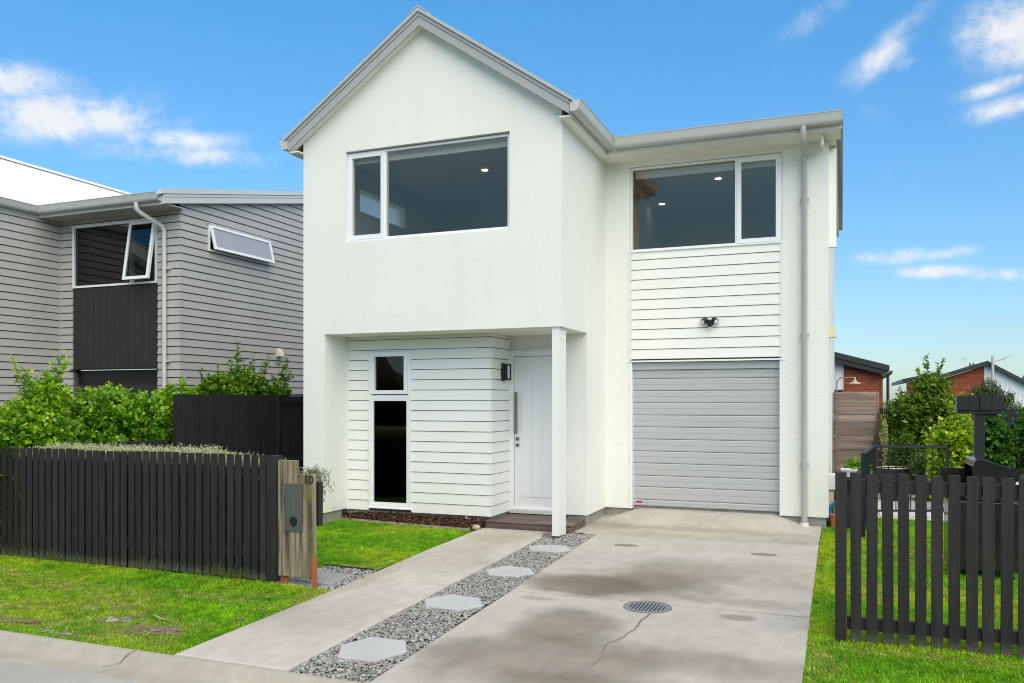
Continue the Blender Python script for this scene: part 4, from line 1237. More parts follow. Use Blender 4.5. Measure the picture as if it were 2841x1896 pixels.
dg = bpy.context.evaluated_depsgraph_get(); dg.update()
tme = bpy.data.meshes.new_from_object(tob.evaluated_get(dg))
bpy.data.objects.remove(tob)
tme.transform(Matrix.Translation((-1.527, -3.339, .813)) @ Matrix.Rotation(R(90), 4, 'X'))
tme.materials.clear(); tme.materials.append(mat('numeral_black', (.02, .02, .02), .5))
put('house_number', tme, lb)

# ================================================================== neighbouring house
XN, YN, XI = -8.327, 2.142, -11.444
nb = thing('neighbour_house', 'grey weatherboard two storey house with a white corrugated roof', 'house', (-9.5, 3, -.2))
PI_ = .148
zb0 = 5.173 - 36 * PI_
def nb_boards(nm, a, b, fn, top, holes=(), m=None):
    back = nm
    z = zb0
    while z < (top if not callable(top) else 9):
        z1 = z + PI_
        segs = [(a, b)]
        for (h0, h1, hz0, hz1) in holes:
            if z1 > hz0 + .02 and z < hz1 - .02:
                ns = []
                for s0, s1 in segs:
                    if h0 > s0: ns.append((s0, min(h0, s1)))
                    if h1 < s1: ns.append((max(h1, s0), s1))
                segs = ns
        for s0, s1 in segs:
            if callable(top):
                s0 = max(s0, top(z))
                if s1 - s0 < .1: continue
            elif z1 > top + .02:
                z1 = top
            if s1 - s0 > .03:
                build('weatherboard', fn(s0, s1, z, z1), MT['greyboard'], back)
        z += PI_
        if callable(top) and top(z) > b - .2:
            break


# front wall
fw_ = build('front_cladding', MB().holes([[(XI, -.3), (XN - .02, -.3), (XN - .02, 5.30), (XI, 5.30)], [(-11.05, -.2), (-8.92, -.2), (-8.92, 5.10), (-11.05, 5.10)]], 'y', YN + .021, YN + .15), MT['backing'], nb)
nb_boards(fw_, XI + .02, XN + .012, lambda a, b, z0, z1: wb_y(a, b, YN, z0, z1, .018), 5.28, [(-11.10, -8.873, -.5, 5.155)])
sw_ = build('side_cladding', MB().holes([[(YN, -.3), (11, -.3), (11, 5.34), (6.5, 6.34), (YN + .02, 5.38)], [(2.92, 4.63), (4.74, 4.63), (4.74, 5.10), (2.92, 5.10)]], 'x', XN - .15, XN - .021), MT['backing'], nb)
nb_boards(sw_, YN - .012, 7.6, lambda a, b, z0, z1: wb_x(a, b, XN, z0 + .0005, z1, 1, .018), lambda z: max(YN - .012, 1.66 + (z - 5.27) / .22), [(2.868, 4.788, 4.59, 5.16)])
wg_ = build('wing_cladding', MB().box(XI - .15, XI - .021, -6, YN + .1, -.3, 5.45), MT['backing'], nb)
nb_boards(wg_, -.9, YN, lambda a, b, z0, z1: wb_x(a, b, XI, z0 + .0003, z1, 1, .018), 5.44, [(-4, .72, -.5, 2.62)])
build('corner_scriber', box(XI + .001, XI + .02, YN - .03, YN + .01, -.2, 5.28), MT['greyboard'], fw_)
# dark garage recess at the frame edge of the wing
build('wing_door', MB().box(XI - .02, XI - .005, -.6, .70, -.2, 2.30).box(XI - .02, XI, .70, .73, -.2, 2.62), MT['lightpipe'], nb)
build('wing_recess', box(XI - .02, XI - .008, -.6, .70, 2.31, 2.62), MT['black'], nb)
# black panel and dark opening under the window
pn = build('dark_panel', box(-11.08, -8.893, YN + .01, YN + .05, 2.26, 3.89), MT['greydark'], nb)
pw_ = (11.08 - 8.893) / 12
for i in range(12):
    build('panel_board', box(-11.08 + i * pw_ + .003, -11.08 + (i + 1) * pw_ - .003, YN - .008, YN + .009, 2.27, 3.885), MT['greydark'], pn)
build('panel_flashing', box(-11.14, -8.85, YN - .05, YN + .03, 2.245, 2.262), MT['black'], pn)
gd_ = build('dark_garage_door', box(-11.08, -8.893, YN + .10, YN + .13, -.25, 2.24), MT['black'], nb)
for i in range(6):
    build('door_panel', box(-11.06, -8.91, YN + .075, YN + .099, -.2 + i * .36, -.2 + i * .36 + .345), MT['greydark'], gd_, bevel=.006)
# windows
nw = build('front_window', MB().frame_y(-11.085, -8.888, 3.898, 5.142, .04, YN - .03, YN + .06).box(-9.56, -9.52, YN - .027, YN + .055, 3.93, 5.11), MT['white'], nb)
build('pane', box(-11.05, -9.555, YN + .012, YN + .018, 3.93, 5.11), MT['glassdark'], nw)
build('head_flashing', box(-11.13, -8.86, YN - .05, YN, 5.146, 5.16), MT['white'], nw)
sm = MB().frame_y(-9.545, -8.90, -1.16, 0, .058, -.025, .025)
th = R(9)
MX = Matrix.Translation((0, YN - .03, 5.105)) @ Matrix.Rotation(-th, 4, 'X')
build('open_sash', sm.xf(MX), MT['white'], nw)
build('pane', box(-9.50, -8.945, -.003, .003, -1.12, -.04).xf(MX), MT['glassdark'], nw)
r4 = build('front_room', MB().box(-11.1, -8.9, 5.0, 5.05, 3.0, 5.2).box(-11.1, -8.9, YN + .16, 5, 2.95, 3.0).box(-11.1, -8.9, YN + .16, 5, 5.2, 5.25).box(-11.15, -11.1, YN + .16, 5, 3, 5.2).box(-8.9, -8.85, YN + .16, 5, 3, 5.2), MT['roomdark'], nb)
build('window_box', box(-10.85, -10.5, YN + .10, YN + .25, 3.93, 4.02), mat('cardboard', (.45, .30, .18), .8), r4)
# awning window on the side wall, pushed open
def frame_x(y0, y1, z0, z1, wd, x0, x1):
    return MB().holes([[(y0, z0), (y1, z0), (y1, z1), (y0, z1)], [(y0 + wd, z0 + wd), (y1 - wd, z0 + wd), (y1 - wd, z1 - wd), (y0 + wd, z1 - wd)]], 'x', x0, x1)
aw = build('side_window', frame_x(2.877, 4.777, 4.60, 5.14, .038, XN - .06, XN + .035), MT['white'], nb)
build('head_flashing', box(XN, XN + .055, 2.84, 4.81, 5.143, 5.158), MT['white'], aw)
MX = Matrix.Translation((XN + .04, 0, 5.115)) @ Matrix.Rotation(-R(14), 4, 'Y')
build('open_sash', frame_x(2.90, 4.755, -.50, 0, .052, -.02, .02).xf(MX), MT['white'], aw)
build('pane', box(-.003, .003, 2.94, 4.715, -.46, -.04).xf(MX), mat('pale_grey_pane', (.36, .38, .41), .25, .05, 2), aw)  # opaque blue-grey colour in place of clear glass
build('side_room', MB().box(-10.2, -10.15, 2.7, 5.0, 4.0, 5.2).box(-10.2, XN - .16, 2.65, 2.7, 4, 5.2).box(-10.2, XN - .16, 5.0, 5.05, 4, 5.2).box(-10.2, XN - .16, 2.7, 5, 3.95, 4).box(-10.2, XN - .16, 2.7, 5, 5.2, 5.25), MT['roomdark'], nb)
build('vent_cowl', MB().prism([(XN, 2.80), (XN + .03, 2.79), (XN + .10, 2.70), (XN + .13, 2.62), (XN, 2.60)], 'y', 5.0, 5.16), MT['cream'], nb)
# eaves
FO = 1.64
build('soffit', box(XI, XN + .10, FO, YN + .01, 5.262, 5.28), MT['greyboard'], nb)
build('fascia', box(XI + .02, XN + .10, FO - .022, FO, 5.245, 5.42), MT['gutter'], nb)
build('front_gutter', MB().prism(gutter_profile(FO - .022, -1, 5.305), 'x', XI + .15, XN + .06), MT['gutter'], nb, True)
build('wing_fascia', box(XI + .004, XI + .02, -6, FO, 5.25, 5.42), MT['gutter'], nb)
build('wing_gutter', MB().prism(gutter_profile(XI + .02, 1, 5.305), 'y', -6, FO), MT['gutter'], nb, True)
def nz(y, o=0.0):
    return 5.262 + .22 * (y - 1.644) + o
def rake(a, o0, o1, yr=6.5, ye=11.0):
    return [(a, nz(a, o0)), (yr, nz(yr, o0)), (ye, nz(yr, o0) - .22 * (ye - yr)), (ye, nz(yr, o1) - .22 * (ye - yr)), (yr, nz(yr, o1)), (a, nz(a, o1))]
build('barge_board', MB().prism(rake(1.60, 0, .12), 'x', XN + .10, XN + .125), MT['lightpipe'], nb)
build('barge_moulding', MB().prism(rake(1.60, .121, .175), 'x', XN + .10, XN + .135), MT['lightpipe'], nb)
build('verge_flashing', MB().prism(rake(1.56, .18, .27), 'x', XN + .02, XN + .15), MT['lightpipe'], nb)
build('verge_soffit', MB().prism(rake(1.66, .02, .04), 'x', XN - .02, XN + .10), MT['gutter'], nb)
build('front_roof', MB().prism(rake(1.56, .16, .19), 'x', -13, XN + .02), MT['whiteroof'], nb)
# corrugated wing roof: ridge along Y
V_, F_ = [], []
yy = np.arange(-4.0, 9.0, .019)
for i, y in enumerate(yy):
    c_ = .009 * math.cos(2 * math.pi * y / .076)
    V_ += [(XI + .09, y, 5.42 + c_), (-13.5, y, 6.885 + c_)]
F_ = [(2 * i, 2 * i + 2, 2 * i + 3, 2 * i + 1) for i in range(len(yy) - 1)]
wr = build('wing_roof', MB().add(V_, F_), MT['whiteroof'], nb, True)
build('far_slope', MB().add([(-13.5, -4, 6.87), (-13.5, 9, 6.87), (-15.6, 9, 5.42), (-15.6, -4, 5.42)], [(0, 1, 2, 3)]), MT['whiteroof'], wr)
build('ridge_cap', MB().prism([(-13.62, 6.83), (-13.5, 6.905), (-13.38, 6.83), (-13.38, 6.84), (-13.5, 6.925), (-13.62, 6.84)], 'y', -4, 9), MT['whiteroof'], wr)
ndp = build('downpipe', MB().tube([(-8.80, FO - .10, 5.305), (-8.80, FO - .10, 5.20), (-8.78, FO - .05, 5.14), (-8.672, YN - .12, 4.96), (-8.655, YN - .07, 4.88), (-8.655, YN - .065, -.2)], .042, 12), MT['lightpipe'], nb, True)
for z in (4.15, 2.38):
    build('pipe_clip', box(-8.71, -8.56, YN - .075, YN, z - .012, z + .012), MT['lightpipe'], ndp)
# ================================================================== planting
def norm(a):
    return a / (np.linalg.norm(a, axis=-1, keepdims=True) + 1e-9)


def leaf_cloud(P, D, Ln, Wd, col, r, droop=.25):
    """P base points, D directions, one folded five-point leaf each"""
    n = len(P)
    D = norm(D)
    ref = norm(r.normal(0, 1, (n, 3)) * .6 + np.array([0, 0, 1.0]))
    S_ = norm(np.cross(D, ref)); Nn = norm(np.cross(S_, D))
    Ln = Ln[:, None]; Wd = Wd[:, None]
    tip = P + D * Ln - np.array([0, 0, 1]) * Ln * droop * r.rand(n, 1)
    mid = P + D * Ln * .55
    lft = mid + S_ * Wd + Nn * Wd * .35
    rgt = mid - S_ * Wd + Nn * Wd * .35
    l2 = P + D * Ln * .82 + S_ * Wd * .62 + Nn * Wd * .15
    r2 = P + D * Ln * .82 - S_ * Wd * .62 + Nn * Wd * .15
    V = np.stack([P, lft, l2, tip, r2, rgt, mid], 1).reshape(-1, 3)
    i0 = np.arange(n)[:, None] * 7
    F = np.concatenate([i0 + q for q in ([0, 1, 6], [6, 1, 2], [6, 2, 3], [6, 3, 4], [6, 4, 5], [6, 5, 0])], 0)
    return V, F, np.repeat(col, 7, 0)


def shoots(B, T, nleaf, ll, lw, cols, r, spread=1.0, rnd=1.0, top_bias=.0, young=(.30, .42, .04)):
    """leaves set spirally along each shoot B->T"""
    n = len(B)
    k = np.arange(nleaf)
    t = (k + .5) / nleaf
    t = t[None] * (1 - top_bias) + top_bias
    t = np.repeat(t, n, 0) + r.normal(0, .04, (n, nleaf)) * rnd
    A = norm(T - B)
    u = norm(np.cross(A, r.normal(0, 1, (n, 3)))); v = np.cross(A, u)
    ph = k[None] * 2.4 + r.uniform(0, 6.28, (n, 1)) + r.normal(0, .3, (n, nleaf))
    P = B[:, None] + (T - B)[:, None] * t[..., None]
    out = u[:, None] * np.cos(ph)[..., None] + v[:, None] * np.sin(ph)[..., None]
    D = out * spread + A[:, None] * (.25 + .9 * t[..., None]) + r.normal(0, .22, (n, nleaf, 3)) * rnd
    sz = (1.05 - .35 * np.clip(t, 0, 1)) * r.uniform(.75, 1.2, (n, nleaf))
    base = np.asarray(cols)[r.randint(0, len(cols), n)]
    c = base[:, None] * r.uniform(.75, 1.25, (n, nleaf, 1))
    yg = np.clip((t - .72) * 3.2, 0, 1)[..., None] * r.uniform(.2, 1, (n, 1, 1))
    c = c * (1 - yg) + np.array(young) * yg * r.uniform(.85, 1.15, (n, nleaf, 1))
    return leaf_cloud(P.reshape(-1, 3), D.reshape(-1, 3), (ll * sz).ravel(), (lw * sz).ravel(), c.reshape(-1, 3), r)


def merge(parts):
    V, F, C = [], [], []
    o = 0
    for v, f, c in parts:
        V.append(v); F.append(f + o); C.append(c); o += len(v)
    return np.concatenate(V), np.concatenate(F), np.concatenate(C)


def shrub(name, label, cat, base, blobs, nsh, nleaf, ll, lw, cols, seed, whips=(), group=None, shoot=.2, mat_='leaf', up=.6, young=(.48, .60, .04), stems=7, stem_r=.012, trunk_to=None, parts=('foliage', 'stem')):
    r = np.random.RandomState(seed)
    base = np.array(base, float)
    o = thing(name, label, cat, tuple(base), group)
    bl = np.array([b[:6] for b in blobs], float)
    vol = bl[:, 3] * bl[:, 4] * bl[:, 5]
    idx = r.choice(len(bl), nsh, p=vol ** .8 / (vol ** .8).sum())
    d = norm(r.normal(0, 1, (nsh, 3)))
    d[:, 2] = np.abs(d[:, 2]) * np.where(r.rand(nsh) < .75, 1, -1)
    rad = r.uniform(.35, 1.0, nsh) ** .45
    T = bl[idx, :3] + d * rad[:, None] * bl[idx, 3:6] * r.uniform(.88, 1.12, (nsh, 1))
    T[:, 2] = np.maximum(T[:, 2], base[2] + .08)
    ax = norm(d * (1 - up) + np.array([0, 0, up]) + r.normal(0, .3, (nsh, 3)))
    B = T - ax * shoot * r.uniform(.7, 1.3, (nsh, 1))
    parts_ = [shoots(B, T, nleaf, ll, lw, cols, r, young=young)]
    mb = MB()
    for (b0, t0) in whips:
        b0, t0 = np.array(b0, float), np.array(t0, float)
        L_ = np.linalg.norm(t0 - b0)
        parts_.append(shoots(b0[None], t0[None], max(8, int(L_ / .022)), ll * .95, lw, cols, r, young=young, spread=1.1))
        # side sprigs
        m_ = max(2, int(L_ / .10))
        tt = r.uniform(.1, .75, m_)
        bb = b0 + (t0 - b0) * tt[:, None]
        te = bb + norm(r.normal(0, 1, (m_, 3)) + np.array([0, 0, .9])) * r.uniform(.08, .16, (m_, 1))
        parts_.append(shoots(bb, te, 6, ll * .8, lw * .8, cols, r, young=young))
        mb.tube([tuple(b0), tuple((b0 + t0) / 2 + r.normal(0, .01, 3)), tuple(t0)], [.006, .005, .003], 5)
    V, F, C = merge(parts_)
    f = raw_mesh(parts[0], V, F, MT[mat_], o, C, smooth=False)
    # woody stems from the ground up into the blobs
    for i in range(stems):
        b = bl[r.randint(len(bl))]
        e = b[:3] + norm(r.normal(0, 1, 3)) * b[3:6] * r.uniform(.3, .8)
        if trunk_to is not None:
            s0 = np.array(trunk_to, float)
        else:
            s0 = base + np.array([r.normal(0, .06), r.normal(0, .06), 0])
        m1 = s0 + (e - s0) * .45 + r.normal(0, .05, 3)
        mb.tube([tuple(s0), tuple(m1), tuple(e)], [stem_r, stem_r * .75, stem_r * .35], 6)
    if trunk_to is not None:
        s0 = np.array(trunk_to, float)
        mb.tube([tuple(base), tuple((base + s0) / 2 + r.normal(0, .015, 3)), tuple(s0)], [stem_r * 2.2, stem_r * 1.8, stem_r * 1.4], 8)
    build(parts[1], mb, MT['bark'], o, True)
    return o


G1 = [(.085, .23, .012), (.14, .32, .016), (.21, .41, .02), (.10, .26, .016)]
G2 = [(.07, .17, .014), (.10, .22, .018), (.15, .29, .02)]
HG = 'broadleaf hedge shrubs along the boundary'
shrub('hedge_shrub', 'bushy broadleaf hedge shrub at the left edge behind the street fence', 'shrub', (-6.45, -3.5, -.25), [(-6.45, -3.5, .6, .55, .45, .8), (-6.5, -3.3, 1.15, .5, .4, .65)], 878, 9, .100, .036, G1, 1, whips=[((-6.4, -3.2, 1.5), (-6.35, -3.15, 1.95)), ((-6.5, -3.45, 1.5), (-6.5, -3.5, 1.9))], group=HG)
shrub('hedge_shrub', 'tallest yellow-green hedge shrub with two spreading leaders before the grey wing', 'shrub', (-6.2, -2.55, -.25), [(-6.2, -2.6, .55, .5, .5, .75), (-6.25, -2.55, 1.2, .42, .5, .55), (-6.25, -2.35, 1.65, .22, .25, .3)], 1171, 9, .100, .036, [(.20, .38, .016), (.28, .46, .02), (.13, .30, .016)], 2,
      whips=[((-6.2, -2.6, 1.5), (-6.22, -2.92, 2.17)), ((-6.2, -2.55, 1.6), (-6.2, -2.75, 2.02)), ((-6.2, -2.45, 1.6), (-6.22, -2.2, 2.25)), ((-6.2, -2.4, 1.7), (-6.2, -2.12, 2.16)), ((-6.25, -2.45, 1.6), (-6.25, -2.4, 2.0))], group=HG)
shrub('hedge_shrub', 'dense green hedge shrub under the left side of the charcoal panel', 'shrub', (-6.2, -1.65, -.25), [(-6.15, -1.7, .6, .5, .55, .8), (-6.12, -1.6, 1.32, .42, .6, .52)], 1004, 9, .100, .036, G1, 3, whips=[((-6.2, -1.45, 1.5), (-6.2, -1.42, 1.86)), ((-6.2, -1.85, 1.45), (-6.2, -1.95, 1.8))], group=HG)
shrub('hedge_shrub', 'thin open hedge shrub with one upright shoot before the dark garage', 'shrub', (-6.2, -.95, -.25), [(-6.15, -1.0, .55, .45, .5, .75), (-6.12, -.92, 1.30, .38, .55, .48)], 753, 9, .100, .036, G1, 4, whips=[((-6.15, -1.12, 1.1), (-6.15, -1.2, 1.72)), ((-6.2, -.85, 1.15), (-6.2, -.8, 1.55))], group=HG)
shrub('hedge_shrub', 'leafy hedge shrub beside the near end of the tall paling fence', 'shrub', (-6.15, -.25, -.25), [(-6.12, -.3, .6, .42, .5, .85), (-6.10, -.28, 1.38, .36, .5, .52)], 1004, 9, .100, .036, G1, 5, whips=[((-6.1, -.45, 1.5), (-6.1, -.42, 1.9)), ((-6.15, -.15, 1.6), (-6.15, -.1, 2.0)), ((-6.15, .05, 1.5), (-6.15, .12, 1.82))], group=HG)
shrub('hedge_shrub', 'dark green shrub with tall whips rising over the tall paling fence', 'shrub', (-6.1, .95, -.25), [(-6.1, .9, .8, .4, .5, .9), (-6.06, .6, 1.72, .3, .5, .34), (-6.06, 1.2, 1.80, .3, .5, .38)], 1171, 9, .100, .036, G2, 6,
      whips=[((-6.05, 1.0, 1.8), (-6.05, 1.05, 2.62)), ((-6.05, 1.25, 1.75), (-6.05, 1.45, 2.42)), ((-6.05, .6, 1.75), (-6.05, .55, 2.22)), ((-6.05, .25, 1.7), (-6.05, .18, 2.15)), ((-6.05, .85, 1.8), (-6.05, .88, 2.3)), ((-6.05, 1.55, 1.75), (-6.05, 1.85, 2.42)), ((-6.05, .4, 1.7), (-6.05, .36, 2.05)), ((-6.05, 1.15, 1.8), (-6.05, 1.2, 2.3))], group=HG, young=(.30, .42, .035))
shrub('hedge_shrub', 'small sparse shrub at the far end above the tall paling fence', 'shrub', (-6.1, 2.1, -.25), [(-6.1, 2.05, 1.0, .3, .3, .9), (-6.05, 2.1, 1.75, .2, .3, .22)], 480, 9, .100, .036, G2, 7, whips=[((-6.05, 2.15, 1.7), (-6.05, 2.38, 2.4)), ((-6.05, 2.0, 1.7), (-6.05, 1.98, 2.08)), ((-6.05, 2.3, 1.7), (-6.05, 2.45, 2.2))], group=HG, young=(.30, .42, .035))
def sprig_cloud(name, label, cat, poly_fn, n, seed, cols, ll, lw, zfun, slen, extra=None, group=None):
    r = np.random.RandomState(seed)
    x, y = poly_fn(r, n)
    z = zfun(x, y, r)
    B = np.stack([x, y, z], 1)
    T = B + norm(r.normal(0, .45, (n, 3)) + np.array([0, 0, 1])) * slen * r.uniform(.5, 1.5, (n, 1))
    V, F, C = shoots(B, T, 7, ll, lw, cols, r, spread=1.0, young=cols[0])
    # bare grey twigs
    tw = r.normal(0, .0015, (n, 3)); tw2 = np.stack([np.full(n, .0016), np.zeros(n), np.zeros(n)], 1)
    V2 = np.stack([B - tw2, B + tw2, T + tw2 * .5], 1).reshape(-1, 3); F2 = np.arange(n * 3).reshape(-1, 3)
    C2 = np.repeat(np.array([[.42, .42, .36]]), n * 3, 0)
    V, F, C = merge([(V, F, C), (V2, F2, C2)])
    o = thing(name, label, cat, (float(x.mean()), float(y.mean()), -.2), group)
    raw_mesh('foliage', V, F, MT['leafmatte'], o, C, smooth=False)
    return o


SIL = [(.46, .48, .36), (.56, .56, .44), (.30, .34, .22), (.56, .52, .26)]
def hedge_pts(r, n):
    return r.uniform(-5.65, -2.15, n), r.uniform(-3.17, -2.85, n)
sh_ = sprig_cloud('silver_hedge', 'clipped silvery wire-twig hedge showing just above the left fence', 'hedge', hedge_pts, 4200, 21, SIL, .020, .0075,
                  lambda x, y, r: np.interp(x, [-5.6, -5.2, -3.1, -2.5, -2.2], [1.00, 1.045, 1.045, .98, .93]) - np.abs(r.normal(0, .09, len(x))) + .05 * fbm(x, y, .25, 2), .06)
build('hedge_shade_core', box(-5.6, -2.2, -3.12, -2.90, -.2, .86), mat('twig_shade', (.03, .03, .022), .95, .4, 30, .8, 40, bdist=.02), sh_)  # near-black box paints the hedge's inner shade, seen through the picket gaps
def bush_pts(r, n):
    return r.normal(-1.66, .075, n), r.normal(-3.08, .05, n)
sb_ = sprig_cloud('silver_bush', 'small wiry grey-green bush behind the timber letterbox', 'bush', bush_pts, 420, 22, [(.16, .20, .11), (.30, .33, .22), (.10, .13, .07)], .018, .0065,
                  lambda x, y, r: .90 - np.abs(r.normal(0, .16, len(x))), .07)
build('stem', MB().tube([(-1.68, -3.08, -.2), (-1.67, -3.08, .4), (-1.66, -3.08, .85)], [.016, .012, .006], 6), MT['bark'], sb_)
# weeds along the foot of the fence
r = np.random.RandomState(17)
n = 330
cx = np.array([-5.4, -5.05, -4.95, -4.55, -3.62, -3.45, -2.9, -2.62, -2.55, -2.35, -5.7])
x = cx[r.randint(0, len(cx), n)] + r.normal(0, .11, n); y = -3.30 + r.normal(0, .015, n)
h = r.uniform(.03, .17, n) * np.where(r.rand(n) < .15, 1.5, 1); a = r.uniform(0, 6.28, n)
B = np.stack([x, y, np.full(n, -.205)], 1); T = B + np.stack([np.cos(a) * h * .5, -np.abs(np.sin(a)) * h * .35, h], 1)
s_ = np.stack([np.full(n, .0018), np.zeros(n), np.zeros(n)], 1)
Md = (B + T) / 2 + np.array([0, 0, .02])
V = np.stack([B - s_, B + s_, Md + s_, Md - s_, T], 1).reshape(-1, 3); i0 = np.arange(n)[:, None] * 5
F = np.concatenate([i0 + [0, 1, 2], i0 + [0, 2, 3], i0 + [3, 2, 4]], 0)
c = np.array([.12, .22, .04]) * r.uniform(.6, 1.4, (n, 1)); c = np.where((r.rand(n) < .25)[:, None], np.array([.36, .32, .18]), c)
tag(raw_mesh('weeds', V, F, gm, None, np.repeat(c, 5, 0), smooth=False), 'thin wispy weeds growing along the foot of the left fence', 'weeds', kind='stuff')

# ================================================================== right-hand garden
tagp = lambda o, l, c: tag(o, l, c)
conc2 = concrete('patio_concrete', (.62, .62, .61), [], 1.5)
pt_ = struct('patio', MB().box(3.25, 5.25, 3.62, 7.5, -.26, -.20), MT['soil'])
for i in range(3):
    for j in range(4):
        build('patio_slab', box(3.26 + i * .66, 3.26 + i * .66 + .652, 3.63 + j * .95, 3.63 + j * .95 + .942, -.199, -.165), conc2, pt_, bevel=.005)
# timber shower screen
sc_ = thing('timber_screen', 'weathered brown horizontal plank screen beside the rear of the house', 'screen', (3.6, 6.95, -.16))
zz = [1.797, 1.655, 1.508, 1.362, 1.216, .955, .69, .43, .17, -.09]
for a, b in zip(zz[:-1], zz[1:]):
    build('plank', box(3.20, 3.985, 6.96, 6.99, b + .007, a), MT['screenwood'], sc_, bevel=.003)
build('side_board', box(3.988, 4.02, 6.95, 7.10, -.1, 1.797), MT['screenwood'], sc_)
build('stud', box(3.25, 3.32, 6.995, 7.06, -.16, 1.78), MT['screenwood'], sc_)
build('stud', box(3.86, 3.93, 6.995, 7.06, -.16, 1.78), MT['screenwood'], sc_)
swp = MB()
build('curved_flank', MB().prism([(3.985, 1.36), (3.97, 1.05), (3.88, .75), (3.72, .45), (3.62, .2), (4.02, .2), (4.02, 1.42)], 'y', 6.90, 6.945), woodmat('flank_wood', (.03, .019, .016), (.07, .045, .038), .7, 'z', 14), sc_)
shw = thing('outdoor_shower', 'old brass outdoor shower with a bell-shaped rose above the plank screen', 'shower', (3.27, 6.9, 1.5))
brass = mat('aged_brass', (.30, .22, .17), .45, .15, 10, metallic=.4)
build('riser', MB().tube([(3.272, 6.93, -.16), (3.272, 6.93, 1.93), (3.285, 6.93, 2.02), (3.33, 6.93, 2.065), (3.40, 6.93, 2.075), (3.60, 6.93, 2.075)], .011, 8), brass, shw, True)
build('shower_rose', MB().tube([(3.595, 6.93, 2.08), (3.595, 6.93, 2.03), (3.595, 6.93, 2.00), (3.595, 6.93, 1.975), (3.595, 6.93, 1.955), (3.595, 6.93, 1.945)], [.018, .018, .035, .095, .105, .095], 16), mat('rose_copper', (.45, .33, .28), .5, .1), shw, True)
build('wall_flange', MB().tube([(3.192, 6.93, 1.7), (3.272, 6.93, 1.7)], .012, 8), brass, shw)
# black balustrade
rl = thing('balustrade', 'black metal balustrade beside the patio behind the right fence', 'railing', (3.9, 3.2, -.2))
A_, B_, C_ = Vector((3.62, 1.55, .93)), Vector((3.82, 3.63, .93)), Vector((4.86, 4.03, .93))
def bar(a, b, wd, hg):
    d = (b - a).normalized(); s = d.cross(Vector((0, 0, 1))).normalized() * wd / 2; u = Vector((0, 0, hg / 2))
    return MB().add([a - s - u, a + s - u, a + s + u, a - s + u, b - s - u, b + s - u, b + s + u, b - s + u], [(0, 1, 2, 3), (7, 6, 5, 4), (0, 4, 5, 1), (1, 5, 6, 2), (2, 6, 7, 3), (3, 7, 4, 0)])
for a, b in ((A_, B_), (B_, C_)):
    build('top_rail', bar(a, b, .05, .035), MT['black'], rl)
    build('bottom_rail', bar(a - Vector((0, 0, .98)), b - Vector((0, 0, .98)), .03, .03), MT['black'], rl)
    nb_ = int((b - a).length / .105)
    for i in range(1, nb_):
        p = a + (b - a) * i / nb_
        build('baluster', box(p.x - .007, p.x + .007, p.y - .007, p.y + .007, -.05, .915), MT['black'], rl)
for p in (A_, B_, C_):
    build('post', box(p.x - .025, p.x + .025, p.y - .025, p.y + .025, -.2, .91), MT['black'], rl)
# raised planter with trough
pb_ = thing('raised_planter', 'dark raised planter box against the right side of the house', 'planter', (3.5, 2.9, -.2))
build('planter_wall', box(3.36, 3.40, 2.35, 3.4, -.2, .55).box(3.401, 3.74, 2.35, 2.39, -.2, .55).box(3.741, 3.78, 2.35, 3.4, -.2, .55), MT['blackwood'], pb_)
build('planter_soil', box(3.402, 3.74, 2.392, 3.4, .3, .50), MT['soil'], pb_)
tr_ = thing('white_trough', 'small white plastic trough perched on the dark planter', 'trough', (3.46, 2.42, .56))
build('trough_body', MB().add([(3.39, 2.36, .56), (3.53, 2.36, .56), (3.53, 2.50, .56), (3.39, 2.50, .56), (3.36, 2.33, .66), (3.56, 2.33, .66), (3.56, 2.53, .66), (3.36, 2.53, .66)], [(0, 1, 2, 3), (0, 1, 5, 4), (1, 2, 6, 5), (2, 3, 7, 6), (3, 0, 4, 7)]), MT['whiteplastic'], tr_)
build('trough_rim', MB().holes([[(3.35, 2.32), (3.57, 2.32), (3.57, 2.54), (3.35, 2.54)], [(3.37, 2.34), (3.55, 2.34), (3.55, 2.52), (3.37, 2.52)]], 'z', .655, .672), MT['whiteplastic'], tr_)
shrub('planter_plant', 'light green leafy plant in the dark raised planter', 'plant', (3.58, 2.9, .5), [(3.58, 2.85, .66, .17, .4, .14)], 90, 7, .075, .03, [(.10, .24, .03), (.14, .30, .05)], 31, shoot=.12, stems=4, stem_r=.005)
# utilities on the side wall
ut = thing('meter_box', 'white meter boxes fixed on the right side wall behind the post', 'meter box', (3.25, 2.6, .4))
build('upper_box', MB().prism([(W2, .58), (W2 + .11, .58), (W2 + .145, .50), (W2 + .145, .36), (W2, .36)], 'y', 2.45, 2.75), MT['whiteplastic'], ut, bevel=.01)
build('lower_box', box(W2, W2 + .07, 2.48, 2.72, .12, .345), MT['cream'], ut, bevel=.008)
build('conduit', MB().tube([(W2 + .03, 2.6, .12), (W2 + .03, 2.6, -.16)], .012, 8), MT['black'], ut)
hr = thing('hose_reel', 'blue garden hose reel with pale green hose by the house corner', 'hose reel', (3.32, 2.75, 0))
blue = mat('blue_plastic', (.02, .14, .42), .4, .1)
ring = [(3.33 + .0, 2.62 + .0, .1)]
def torus(c, R_, r_, ax='y', n=24, k=8):
    pts = [(c[0] + R_ * math.cos(a), c[1], c[2] + R_ * math.sin(a)) for a in np.linspace(0, 2 * math.pi, n + 1)]
    return MB().tube(pts, r_, k, cap=False)
build('reel_drum', torus((3.34, 2.38, .08), .13, .022), blue, hr, True)
build('reel_drum', torus((3.34, 2.62, .08), .13, .022), blue, hr, True)
build('reel_hub', MB().tube([(3.34, 2.38, .08), (3.34, 2.62, .08)], .05, 12), blue, hr, True)
